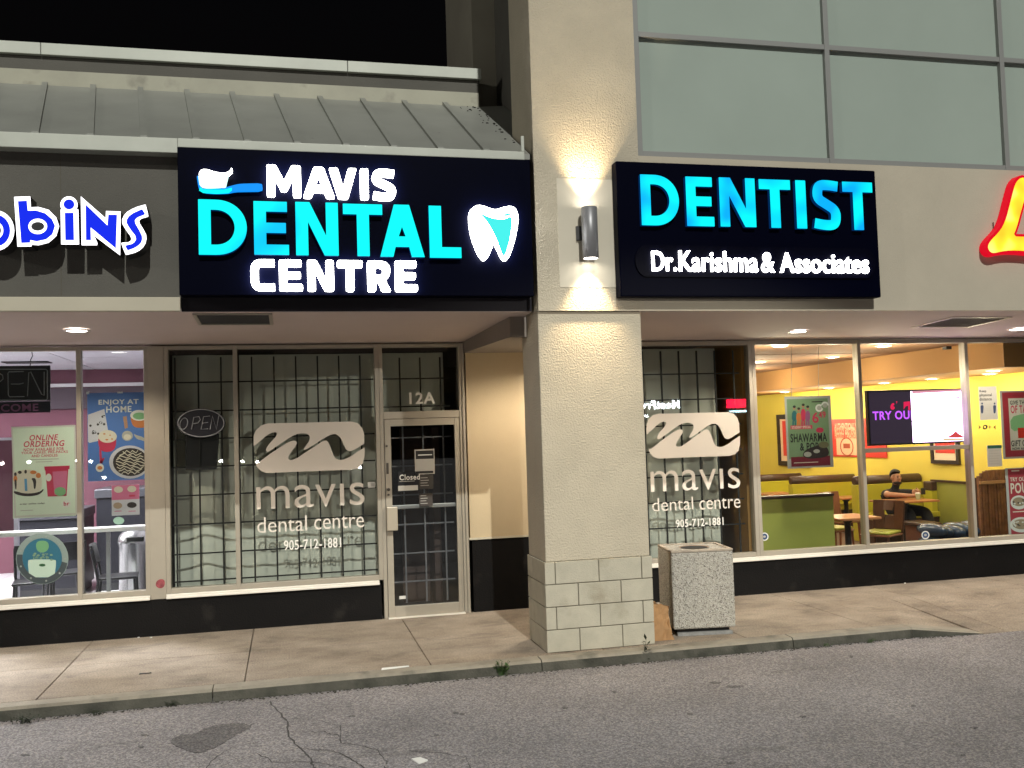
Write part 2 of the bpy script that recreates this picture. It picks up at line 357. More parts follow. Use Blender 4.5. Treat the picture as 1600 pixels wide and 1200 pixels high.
# the drive-down at the right: the front edge of the pavement falls to the road
KX0, KX1 = 5.75, 6.45
def edge_z(x): return 0 if x < KX0 else (RZ+.004)*min(1, (x-KX0)/(KX1-KX0))
rx = [5.43, KX0, KX1, 6.72, 8.3, 9.9, 11.5, 14]
for a, b in zip(rx[:-1], rx[1:]):
    za, zb = edge_z(a), edge_z(b); ga = g if a in (5.43, 6.72, 8.3, 9.9, 11.5) else 0; gb = g if b in (6.72, 8.3, 9.9, 11.5) else 0
    a2, b2 = a+ga, b-gb; y0 = CURB+.15 if a < KX1 else CURB-.12
    sw.hexa([(a2, y0, -.16), (b2, y0, -.16), (b2, -1.0, -.16), (a2, -1.0, -.16), (a2, y0, za), (b2, y0, zb), (b2, -1.0, 0), (a2, -1.0, 0)])
    sw.hexa([(a2, -1.0, -.16), (b2, -1.0, -.16), (b2, .02, -.16), (a2, .02, -.16), (a2, -1.0, 0), (b2, -1.0, 0), (b2, .02, 0), (a2, .02, 0)])
sw.build('sidewalk', CONC, kind='structure', bevel=.004, seg=1)
sb = MB(); sb.box(-60, 14, CURB+.16, 12, -.4, -.17); sb.build('ground', mat('joint dirt', (.10, .085, .065), .95), kind='structure')
kb = MB(); ks = [-12, -9, -6.2, -3.4, -.62, 2.1, 4.5, KX0]
for a, b in zip(ks[:-1], ks[1:]):
    n = 8
    for k in range(n):
        u0, u1 = a+(b-a)*k/n, a+(b-a)*(k+1)/n
        e0 = .004 if k == 0 else 0; e1 = .004 if k == n-1 else 0
        prof = lambda x: [(x, CURB-.012, RZ-.05), (x, CURB, -.025), (x, CURB+.02, -.004), (x, CURB+.15-.006, .0)]
        p, q = prof(u0+e0), prof(u1-e1)
        kb.add(p+q, [(0, 4, 5, 1), (1, 5, 6, 2), (2, 6, 7, 3)])
        kb.add([p[0], p[1], p[2], p[3], (u0+e0, CURB+.144, RZ-.05)], [(0, 1, 2, 3, 4)]) if k == 0 else None
p0 = [(KX0, CURB-.012, RZ-.05), (KX0, CURB, -.025), (KX0, CURB+.02, -.004), (KX0, CURB+.15, 0)]
p1 = [(KX1, CURB-.14, RZ-.05), (KX1, CURB-.12, RZ+.004), (KX1, CURB-.06, RZ+.006), (KX1, CURB+.15, RZ+.008)]
kb.add(p0+p1, [(0, 4, 5, 1), (1, 5, 6, 2), (2, 6, 7, 3)])
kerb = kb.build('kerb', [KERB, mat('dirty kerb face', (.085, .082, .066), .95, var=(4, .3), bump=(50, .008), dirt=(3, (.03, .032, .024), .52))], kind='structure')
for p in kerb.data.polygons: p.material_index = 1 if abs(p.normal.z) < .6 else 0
gr = MB()
for k in range(900):
    x = random.uniform(-3.5, 6.3); y = CURB-.014-abs(random.gauss(0, .03))-(.12*max(0, min(1, (x-KX0)/(KX1-KX0)))); r = random.uniform(.002, .008)*(1.4 if random.random() < .1 else 1)
    gr.ell((x, y, RZ+r*.3), (r*random.uniform(.8, 1.8), r, r*.6), 6, 4)
gr.build('gutter_grit', mat('dark grit', (.045, .042, .034), .9, var=(40, .5)), ROAD, kind='stuff')
# cracks in the asphalt: thin sunken ribbons
ck = MB()
def crack(pts, w):
    P = []
    for i in range(len(pts)-1):
        a, b = pts[i], pts[i+1]
        for k in range(6):
            t = k/6; P.append((a[0]+(b[0]-a[0])*t+random.uniform(-2, 2), a[1]+(b[1]-a[1])*t+random.uniform(-1.3, 1.3)))
    P.append(pts[-1])
    W = [PZ(a, b, RZ+.003) for a, b in P]
    for i in range(len(W)-1):
        a, b = W[i], W[i+1]; d = (b-a).normalized(); n = Vector((-d.y, d.x, 0)); w0 = w*random.uniform(.4, 1.2)
        ck.quad(a-n*w0, b-n*w0, b+n*w0, a+n*w0)
crack([(421, 1096), (447, 1124), (452, 1150), (470, 1171), (484, 1185), (492, 1200), (497, 1215)], .007)
crack([(455, 1122), (497, 1125), (530, 1133), (533, 1160), (560, 1164), (590, 1172), (603, 1190), (600, 1215)], .004)
crack([(471, 1170), (520, 1172), (548, 1185), (562, 1195), (590, 1212)], .005)
crack([(400, 1130), (380, 1141), (345, 1150), (330, 1165), (300, 1172)], .004)
crack([(402, 1176), (425, 1190), (500, 1192), (540, 1200)], .004)
crack([(452, 1144), (505, 1143), (530, 1150)], .004)
crack([(400, 1160), (362, 1166), (330, 1190), (310, 1215)], .004)
crack([(640, 1172), (700, 1178), (728, 1184), (740, 1205)], .003)
ck.build('crack', mat('crack filler', (.055, .052, .05), .95), ROAD)

pt = MB()
def patch(poly, h=.0035):
    ww = max(p[0] for p in poly)-min(p[0] for p in poly)
    P = [PZ(a+random.uniform(-.06, .06)*min(30, ww), b+random.uniform(-.025, .025)*min(40, ww), RZ) for a, b in smooth_poly(poly, 2 if ww < 60 else 3)]; pt.prism([(p.x, p.y) for p in P], RZ+.0005, RZ+h, 'z')
patch([(262, 1158), (285, 1147), (300, 1150), (318, 1139), (345, 1132), (378, 1130), (398, 1136), (372, 1146), (352, 1160), (330, 1172), (305, 1178), (282, 1170)])
for a, b, w in ((1117, 1067, 14), (1147, 1073, 20), (883, 1106, 8), (1078, 1116, 7), (1141, 1193, 10), (550, 1119, 8), (712, 1114, 7), (722, 1116, 6), (682, 1149, 6), (226, 1149, 9), (220, 1167, 7), (38, 1180, 14), (96, 1185, 5), (1522, 1137, 9), (1254, 1120, 8), (1427, 1103, 6), (1505, 1180, 6), (1330, 1026, 4), (960, 1081, 5)):
    patch([(a-w*.7, b), (a-w*.3, b-1.6), (a+w*.4, b-1.2), (a+w*.8, b+.3), (a+w*.2, b+1.8), (a-w*.4, b+1.3)], .003)
pt.build('tar_stain', asphalt('tar stained asphalt', .55), ROAD)

# ================================================================== LEFT BUILDING
BL = thing('shop_building', 'low strip mall building with grey metal roof and two dark shop fronts', 'building', (-5, 0, 0))
XL, XB = -12.0, 1.93
SZ0, SZ1 = 2.988, 3.068            # soffit height at the glass and at the fascia
MB().box(XL, 2.2, LF, LF+.14, 3.19, 4.40).build('fascia', STUCCO_TAUPE, BL)
tb = MB(); tb.box(XL, -.856, LF-.035, LF+.10, 3.072, 3.19); tb.build('trim_band', TRIM, BL, bevel=.006)
MB().box(-.85, 2.2, LF-.004, LF+.10, 3.072, 3.1895).build('trim_band', SIGNTRIM, BL)
fj = MB()
for px in (95,): 
    x = PY(px, 350, LF).x; fj.box(x-.003, x+.003, LF-.0015, LF, 3.2, 4.39)
fj.build('panel_joint', mat('panel joint', (.10, .09, .07), .9), BL)
fl = MB(); fl.box(XL, -.85, LF-.13, LF+.12, 4.39, 4.515); fl.box(-.849, 2.145, LF-.135, LF+.12, 4.438, 4.515); fl.box(2.115, 2.145, LF-.135, LF-.11, 4.515, 4.66)
fl.build('roof_flashing', FLASH, BL, bevel=.005)
RY0, RY1, RZ0, RZ1 = -2.13, .06, 4.50, 5.70
rf = MB(); rf.hexa([(XL, RY0, RZ0-.05), (2.2, RY0, RZ0-.05), (2.2, RY1, RZ1-.05), (XL, RY1, RZ1-.05), (XL, RY0, RZ0), (2.2, RY0, RZ0), (2.2, RY1, RZ1), (XL, RY1, RZ1)])
x = 1.80
def rib_top(x): return 1.80-(1.80-x)*(1.80-PY(70, 128, RY1).x)/(1.80+1.954)
while x > XL:
    for (w, h) in ((.055, .036),):
        rf.hexa([(x-w/2, RY0+.01, RZ0-.01), (x+w/2, RY0+.01, RZ0-.01), (rib_top(x)+w/2, RY1, RZ1-.01), (rib_top(x)-w/2, RY1, RZ1-.01),
                 (x-w/2, RY0+.01, RZ0+h), (x+w/2, RY0+.01, RZ0+h), (rib_top(x)+w/2, RY1, RZ1+h), (rib_top(x)-w/2, RY1, RZ1+h)])
    x -= .417
ya = -1.39; za = RZ0+(RZ1-RZ0)*(ya-RY0)/(RY1-RY0)
rf.hexa([(2.201, ya, za-.05), (2.49, ya, za-.05), (2.49, RY1, RZ1-.05), (2.201, RY1, RZ1-.05), (2.201, ya, za-.004), (2.49, ya, za+.02), (2.49, RY1, RZ1+.02), (2.201, RY1, RZ1-.004)])
roof = rf.build('roof', ROOFMETAL, BL)
db = MB()
for k in range(34):
    t = random.random()**.6; x = 2.19-abs(random.gauss(0, .09)); y = RY0+(RY1-RY0)*(.08+.9*t); z = RZ0+(RZ1-RZ0)*(.08+.9*t)
    r = random.uniform(.004, .014); db.ell((x, y, z+.004), (r*1.3, r, r*.5), 7, 5)
db.build('leaf_litter', mat('dark leaf litter', (.018, .015, .012), .9), roof, kind='stuff')
MB().box(XL, 2.2, RY1-.03, RY1+.01, RZ1-.06, RZ1+.145).build('lower_flashing', mat('worn cream flashing', (.36, .35, .275), .55, metal=.1, var=(1.5, .12), dirt=(3, (.2, .19, .15), .6)), BL, bevel=.004)
MB().box(XL, 2.2, RY1-.0, RY1+.30, RZ1+.1455, RZ1+.33).build('parapet', STUCCO_TAUPE, BL)
cp = MB(); 
for a, b in ((XL, -6), (-5.996, -2.40), (-2.396, .72), (.724, 2.23)): cp.box(a, b, RY1-.045, RY1+.36, RZ1+.30, RZ1+.425)
cp.build('coping', FLASH, BL, bevel=.006)
MB().hexa([(XL, LF+.10, SZ1+.03), (2.2, LF+.10, SZ1+.03), (2.2, .16, SZ0+.03), (XL, .16, SZ0+.03), (XL, LF+.10, 4.3), (2.2, LF+.10, 4.3), (2.2, .16, 4.3), (XL, .16, 4.3)]).build('roof_body', STUCCO_TAUPE, BL)
MB().hexa([(XL, LF+.0, SZ1), (2.2, LF, SZ1), (2.2, .12, SZ0), (XL, .12, SZ0), (XL, LF, SZ1+.028), (2.2, LF, SZ1+.028), (2.2, .12, SZ0+.028), (XL, .12, SZ0+.028)]).build('soffit', SOFFIT, BL)
def soff(y): return SZ0+(SZ1-SZ0)*(-y)/(-LF)
# soffit slot vent by the dental sign
vb = MB(); p = [PZ(316, 491, 3.05), PZ(428, 493, 3.05), PZ(415, 505, 3.05), PZ(312, 503, 3.05)]
x0, x1, y0, y1 = -.74, -.14, -1.93, -1.40
vf = MB()
for (a, b, c, d) in ((x0-.03, x1+.03, y0-.03, y0), (x0-.03, x1+.03, y1, y1+.03), (x0-.03, x0, y0, y1), (x1, x1+.03, y0, y1)): vf.hexa([(a, c, soff(c)-.012), (b, c, soff(c)-.012), (b, d, soff(d)-.012), (a, d, soff(d)-.012), (a, c, soff(c)-.001), (b, c, soff(c)-.001), (b, d, soff(d)-.001), (a, d, soff(d)-.001)])
vt = thing('soffit_vent', 'black rectangular soffit vent under the navy dental sign', 'vent', (x0, y0, 3.05))
vf.build('vent_frame', ALU, vt)
MB().hexa([(x0, y0, soff(y0)-.004), (x1, y0, soff(y0)-.004), (x1, y1, soff(y1)-.004), (x0, y1, soff(y1)-.004), (x0, y0, soff(y0)-.001), (x1, y0, soff(y0)-.001), (x1, y1, soff(y1)-.001), (x0, y1, soff(y1)-.001)]).build('grille', DARKGAP, vt)
# black base wall, beige side wall by the door, dropped beam
MB().box(XL, .955, .0, .12, 0, .371).build('base_wall', BLACKWALL, BL)
MB().box(1.965, 3.6, .0, .15, .0, .79).build('base_wall', BLACKWALL, BL)
MB().box(1.93, 3.6, -.012, .15, .792, .812).build('ledge_trim', TRIM, BL)
MB().box(1.945, 3.6, .004, .15, .813, 2.868).build('side_wall', BEIGE, BL)
MB().hexa([(2.055, -1.74, 2.866), (3.19, -1.74, 2.866), (3.19, 0, 2.866), (XB, 0, 2.866), (2.055, -1.74, 3.056), (3.19, -1.74, 3.056), (3.19, 0, 3.0), (XB, 0, 3.0)]).build('beam', mat('grey brown beam', (.27, .235, .205), .85, var=(1, .06)), BL)
MB().box(XL, 3.6, .13, .3, 2.98, 4.3).build('wall', STUCCO_TAUPE, BL)
# demising pier between the two shops
pr = MB(); pr.box(-1.395, -1.24, -.004, .14, .372, 2.975); pier = pr.build('pier', ALU, BL, bevel=.004)
mk = MB(); shape_px(mk, [smooth_poly([(244, 908), (252, 904), (258, 907), (257, 917), (250, 920), (243, 916)])], -.0045, .001); mk.build('paint_mark', mat('red paint mark', (.26, .055, .065), .8, var=(40, .4)), pier)
# storefront frames
def frame(mb, xs, z0, z1, y0=0.0, y1=.11, w=.045, rails=()):
    for x in xs: mb.box(x-w/2, x+w/2, y0, y1, z0, z1)
    for a, b in zip(xs[:-1], xs[1:]):
        for zr, h in rails: mb.box(a+w/2, b-w/2, y0+.004, y1-.004, zr, zr+h)
def pane(x0, x1, z0, z1, y, par, m=None): return MB().box(x0, x1, y, y+.006, z0, z1).build('pane', m or GLASS, par)
ZG0, ZG1 = .470, 2.937
def sill(x0, x1, y, par, z=.372):
    s = MB(); s.box(x0, x1, y-.035, y+.06, z, z+.022); s.box(x0, x1, y-.022, y+.06, z+.0225, z+.044); return s.build('sill', ALU_PALE, par, bevel=.003)
wi = MB(); xs = [-6.5, -5.0, -3.53, -2.062, -1.415]; frame(wi, xs, .418, 2.976, rails=((.418, .052), (2.937, .039)))
WICE = wi.build('window', ALU, BL, bevel=.003)
for a, b in zip(xs[:-1], xs[1:]): pane(a+.0225, b-.0225, ZG0, ZG1, .05, WICE)
sill(-6.5, -1.396, 0, WICE)
wd = MB(); xs = [-1.217, -.527, .958]; frame(wd, xs, .418, 2.976, rails=((.418, .052), (2.937, .039)))
WDEN = wd.build('window', ALU, BL, bevel=.003)
for a, b in zip(xs[:-1], xs[1:]): pane(a+.0225, b-.0225, ZG0, ZG1, .05, WDEN, GLASS_TINT)
sill(-1.239, .935, 0, WDEN)
# door frame, transom and door
DR = MB(); DR.box(.981, 1.022, -.004, .11, 0, 2.976); DR.box(1.835, 1.862, .01, .11, 0, 2.15); DR.box(1.863, 1.895, -.004, .11, 0, 2.976); DR.box(1.896, 1.925, -.02, .11, 0, 2.976)
DR.box(1.0225, 1.8625, -.002, .105, 2.152, 2.232); DR.box(1.0225, 1.8625, .0, .105, 2.937, 2.976)
TRN = DR.build('window', ALU, BL, bevel=.003, label='door frame with transom pane above the glass door')
pane(1.0225, 1.8625, 2.232, 2.937, .05, TRN, GLASS_TINT)
dl = MB(); dl.box(1.026, 1.094, -.012, .035, .012, 2.148); dl.box(1.799, 1.832, -.012, .035, .012, 2.148); dl.box(1.0945, 1.7985, -.0115, .0345, .012, .125); dl.box(1.0945, 1.7985, -.0115, .0345, 2.072, 2.148)
DOOR = dl.build('door', ALU, BL, bevel=.003)
pane(1.0945, 1.7985, .125, 2.072, .01, DOOR, GLASS_DARK)
pl = MB(); r = px_rect(604, 792, 621, 829, -.05); pl.box(r[0], r[1], -.085, -.013, r[2], r[3]); pl.build('pull_handle', mat('tan pull handle', (.42, .37, .29), .4, metal=.2), DOOR, bevel=.008)
pbz = PY(670, 790, .06).z; MB().box(1.05, 1.80, .036, .075, pbz-.022, pbz+.022).build('push_bar', mat('pale push bar', (.55, .52, .46), .4, metal=.2), DOOR, bevel=.008)
LOCK = mat('dark lock', (.08, .07, .06), .4, metal=.5)
for (a, b, rr) in ((607, 765, .018), (607, 773, .012), (604, 697, .012)):
    q = PY(a, b, -.013); MB().lathe((q.x, q.y-.012, q.z), [(rr, 0), (rr, .012)], 12, 'y').build('lock', LOCK, DOOR)
q = PY(605.5, 732, -.013); MB().box(q.x-.012, q.x+.012, -.016, -.0121, q.z-.06, q.z+.06).build('lock_plate', LOCK, DOOR)
MB().box(1.022, 1.862, -.05, .11, .0, .011).build('threshold', ALU_PALE, BL)
# ================================================================== TOWER BUILDING
TW = thing('tower_building', 'tall cream stucco building with grey green upper panels and a yellow restaurant inside', 'building', (7, 0, 0))
ZF0, ZTOP = 3.056, 9.5; TX0, TX1 = 2.2225, 14.0; WX0, WZ0 = 3.235, 4.512
tw = MB()
tw.box(TX0, WX0, UF, -1.40, ZF0, ZTOP)                       # pier above the pillar
MB().box(WX0, TX1, UF, UF+.30, ZF0, WZ0).build('sign_band', STUCCO_SMOOTH, TW)
tw.build('wall', [STUCCO], TW)
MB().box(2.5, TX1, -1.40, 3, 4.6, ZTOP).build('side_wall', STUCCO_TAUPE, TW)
MB().box(2.2225, 2.5, .44, 2.2, 4.6, ZTOP).build('rear_pier', mat('rear pier render', (.30, .28, .225), .9, var=(1.2, .1)), TW)
r0 = px_rect(872, 280, 966, 449, UF)
MB().box(r0[0], 3.08, UF-.004, UF+.01, r0[2], r0[3]).build('lamp_patch', mat('smooth lamp patch', (.62, .57, .46), .7, var=(3, .03)), TW)
MB().box(WX0, TX1, UF+.06, UF+.12, WZ0, ZTOP).build('panel_backing', DARKGAP, TW)
cw = MB(); YM = UF+.012
xs = [3.262, 5.2715, 7.305, 9.34, 11.4, 13.4]; zs = [4.512, 5.655, 6.81, 7.96, 9.1]
for x in xs: cw.box(x-.027, x+.027, YM, YM+.06, WZ0+.002, ZTOP)
for a, b in zip(xs[:-1], xs[1:]):
    for z in zs: cw.box(a+.027, b-.027, YM+.004, YM+.06, z+.003, z+.055)
CW = cw.build('curtain_wall', MULLION, TW, bevel=.003)
for a, b in zip(xs[:-1], xs[1:]):
    for z, z2 in zip(zs[:3], zs[1:4]): MB().box(a+.027, b-.027, YM+.045, YM+.052, z+.055, z2+.003).build('pane', SPANDREL, CW)
# soffit on the right
SY1 = -.10; RS0, RS1 = 2.969, 3.056
def soffr(y): return RS0+(RS1-RS0)*(y-(-.22))/(UF+.22)
MB().hexa([(3.0, UF+.02, RS1-.0), (TX1, UF+.02, RS1), (TX1, SY1, soffr(SY1)), (3.0, SY1, soffr(SY1)), (3.0, UF+.02, RS1+.03), (TX1, UF+.02, RS1+.03), (TX1, SY1, RS0+.03), (3.0, SY1, RS0+.03)]).build('soffit', mat('soffit board right', (.56, .465, .45), .85, var=(.9, .05)), TW)
MB().box(3.0, TX1, -.16, .1, 2.99, 4.5).build('wall', STUCCO_TAUPE, TW)
# right storefront
YR = -.2216; RZS = .390
MB().box(3.4, TX1, YR, YR+.12, 0, RZS).build('base_wall', BLACKWALL, TW)
def rx_at(px, py=700): return PY(px, py, YR).x
m1, m2, m3 = rx_at(1178), rx_at(1349.5), rx_at(1518)
wr = MB(); xs = [3.45, m1]; frame(wr, xs, RZS+.046, RS0-.01, YR, YR+.11, rails=((RZS+.046, .050), (2.907, .050)))
WRD = wr.build('window', ALU, TW, bevel=.003)
pane(xs[0]+.0225, xs[1]-.0225, RZS+.096, 2.907, YR+.05, WRD, GLASS_TINT)
sill(3.43, m1, YR, WRD, RZS)
wr = MB(); xs = [m1+.046, m2, m3, m3+1.55, m3+3.1]; frame(wr, xs, RZS+.046, RS0-.01, YR, YR+.11, rails=((RZS+.046, .050), (2.907, .050)))
WRR = wr.build('window', ALU, TW, bevel=.003)
for a, b in zip(xs[:-1], xs[1:]): pane(a+.0225, b-.0225, RZS+.096, 2.907, YR+.05, WRR, GLASS_CLEAR)
zb = PY(1430, 701, YR+.04).z; MB().box(m2+.023, m3-.023, YR+.012, YR+.045, zb-.025, zb+.025).build('cross_bar', ALU, WRR)
sill(m1+.001, xs[-1], YR, WRR, RZS)
# vent in the right soffit
vt2 = thing('soffit_vent', 'thin framed grey soffit vent above the restaurant glass', 'vent', (7.2, -1.4, 3.03))
x0, x1, y0, y1 = 6.86, 7.56, -1.76, -1.12
vf = MB()
for (a, b, c, d) in ((x0-.02, x1+.02, y0-.02, y0), (x0-.02, x1+.02, y1, y1+.02), (x0-.02, x0, y0, y1), (x1, x1+.02, y0, y1)): vf.hexa([(a, c, soffr(c)-.01), (b, c, soffr(c)-.01), (b, d, soffr(d)-.01), (a, d, soffr(d)-.01), (a, c, soffr(c)-.001), (b, c, soffr(c)-.001), (b, d, soffr(d)-.001), (a, d, soffr(d)-.001)])
vf.build('vent_frame', ALU_PALE, vt2)
vg = MB()
for k in range(9):
    a = y0+(y1-y0)*k/9; b = a+.045; vg.hexa([(x0, a, soffr(a)-.008), (x1, a, soffr(a)-.008), (x1, b, soffr(b)-.002), (x0, b, soffr(b)-.002), (x0, a, soffr(a)-.005), (x1, a, soffr(a)-.005), (x1, b, soffr(b)-.001), (x0, b, soffr(b)-.001)])
vg.build('grille', mat('dull vent', (.10, .09, .09), .7), vt2)
# ================================================================== PILLAR
PX0, PX1, PYF, PYB = 2.2225, 3.2115, -2.144, -1.538
PIL = thing('pillar', 'square cream stucco pillar on a block base between the two shop fronts', 'pillar', ((PX0+PX1)/2, (PYF+PYB)/2, 0))
MB().box(PX0, PX1, PYF, PYB, .80, 3.054).build('shaft', STUCCO, PIL, bevel=.008)
bb = MB(); e = .014; jg = .004
X0, X1, Y0, Y1 = PX0-e, PX1+e, PYF-e, PYB+e
rows = [(0, .2), (.2, .4), (.4, .6), (.6, .802)]
for i, (a, b) in enumerate(rows):
    fr = [X0, X0+.095, X0+.505, X0+.915, X1] if i % 2 else [X0, X0+.305, X0+.71, X1]
    for u, v in zip(fr[:-1], fr[1:]):
        bb.box(u+(jg if u > X0 else 0), v-(jg if v < X1 else 0), Y0, Y0+.09, a+jg, b-jg)
    sr = [Y0+.09+.002, Y1-.2, Y1] if i % 2 else [Y0+.092, Y1-.06, Y1]
    for u, v in zip(sr[:-1], sr[1:]):
        for (c, d) in ((X0, X0+.09), (X1-.09, X1)): bb.box(c, d, u+jg, v-(jg if v < Y1 else 0), a+jg, b-jg)
base = bb.build('block_base', BLOCK, PIL, bevel=.004)
MB().box(X0+.012, X1-.012, Y0+.012, Y1-.012, 0, .799).build('mortar', MORTAR, base)
# ================================================================== LAMPS
def spot(name, loc, target, energy, col, size, blend, parent, radius=.04):
    l = bpy.data.lights.new(name, 'SPOT'); l.energy = energy; l.color = col; l.spot_size = R_(size); l.spot_blend = blend; l.shadow_soft_size = radius
    o = link(bpy.data.objects.new(name, l)); d = (Vector(target)-Vector(loc)); o.rotation_euler = d.to_track_quat('-Z', 'Y').to_euler()
    o.location = Vector(loc)-(wloc(parent) if parent else Vector((0, 0, 0)))
    if parent: o.parent = parent
    return o
def point(name, loc, energy, col, parent, radius=.05):
    l = bpy.data.lights.new(name, 'POINT'); l.energy = energy; l.color = col; l.shadow_soft_size = radius
    o = link(bpy.data.objects.new(name, l)); o.location = Vector(loc)-(wloc(parent) if parent else Vector((0, 0, 0)))
    if parent: o.parent = parent
    return o
sx, sy, sz0, sz1 = 2.697, UF-.115, 3.515, 3.985
SC = thing('wall_sconce', 'dark grey cylinder up and down wall sconce glowing on cream stucco', 'wall lamp', (sx, UF, (sz0+sz1)/2))
cy = MB(); cy.lathe((sx, sy, 0), [(.066, sz0), (.073, sz0+.004), (.073, sz1-.004), (.066, sz1)], 32, cap=False); cy.lathe((sx, sy, 0), [(.066, sz0), (.066, sz0+.02)], 32, cap=False); cy.lathe((sx, sy, 0), [(.066, sz1-.02), (.066, sz1)], 32, cap=False)
cy.build('tube', STEEL, SC)
mp = MB(); mp.box(sx-.10, sx+.04, UF-.03, UF-.0045, 3.70, 3.83); mp.box(sx-.03, sx+.03, UF-.06, UF-.031, 3.72, 3.81); mp.build('mount', mat('dark mount', (.05, .05, .05), .5), SC, bevel=.003)
LENS = emit('sconce lens', (1, .93, .82), 22)
for zz in (sz0+.010, sz1-.014): MB().lathe((sx, sy, zz), [(.064, 0), (.064, .004)], 28).build('lens', LENS, SC)
WARM = (1, .76, .46)
spot('down_light', (sx, sy, sz0-.006), (sx, sy+.06, sz0-.5), 125, WARM, 76, 1.0, SC, .035)
spot('up_light', (sx, sy, sz1+.006), (sx, sy+.06, sz1+.5), 125, WARM, 76, 1.0, SC, .035)
def downlight(x, y, z, label, group, energy, col, lens, size=140, r=.085):
    t = thing('downlight', label, 'ceiling lamp', (x, y, z), group)
    rg = MB(); rg.lathe((x, y, z-.014), [(r+.03, .012), (r+.028, .002), (r+.004, 0), (r, .008)], 24, cap=False); rg.build('trim_ring', ALU_PALE, t)
    MB().lathe((x, y, z-.012), [(r, 0), (r, .004)], 24).build('lens', lens, t)
    if energy: spot('light', (x, y, z-.03), (x, y, z-1), energy, col, size, .5, t, .06)
    return t
COOLW = (1, .86, .68)
downlight(-1.86, -1.066, soff(-1.066), 'lit round soffit downlight above the ice cream shop window', 'soffit downlights', 140, COOLW, E_COOL)
downlight(2.7, -1.05, 2.866, 'assumed unseen downlight added under the beam behind the stucco pillar', 'soffit downlights', 150, COOLW, E_COOL, 165)  # assumed lamp, added out of sight to warm the beige side wall
downlight(5.561, -.879, soffr(-.879), 'lit round soffit downlight left of the soffit vent', 'soffit downlights', 140, COOLW, E_COOL)
downlight(8.394, -.933, soffr(-.933), 'lit round soffit downlight right of the soffit vent', 'soffit downlights', 140, COOLW, E_COOL)

# ================================================================== LIT SIGNS
# --- dental sign on the left
MF = LF-.16
MS = thing('shop_sign', 'long navy lit sign reading MAVIS DENTAL CENTRE with toothbrush and tooth', 'sign', (.67, LF, 3.8))
sg = MB(); sg.box(-.85, 2.185, MF, LF-.006, 3.19, 4.432); sg.build('panel', SIGNBOX, MS, bevel=.004)
LY = MF-.001
def round_poly(pts, r):
    out = []; n = len(pts)
    for i in range(n):
        p0, p1, p2 = Vector(pts[i-1]), Vector(pts[i]), Vector(pts[(i+1) % n]); u, v = p0-p1, p2-p1
        d = min(r, u.length*.45, v.length*.45); a_, b_ = p1+u.normalized()*d, p1+v.normalized()*d
        for t in (0, .33, .67, 1): q_ = a_*(1-t)**2+p1*2*t*(1-t)+b_*t*t; out.append((q_.x, q_.y))
    return out
def ribbon(path, wx, wy):
    """constant-width band round a centre line, as one outline"""
    path = smooth_poly(path, 2, False); L_ = []; Q = []; n = len(path)
    for i, p in enumerate(path):
        a_, b_ = path[max(0, i-1)], path[min(n-1, i+1)]; d = Vector((b_[0]-a_[0], b_[1]-a_[1])).normalized()
        L_.append((p[0]-d.y*wx/2, p[1]+d.x*wy/2)); Q.append((p[0]+d.y*wx/2, p[1]-d.x*wy/2))
    return L_+Q[::-1]
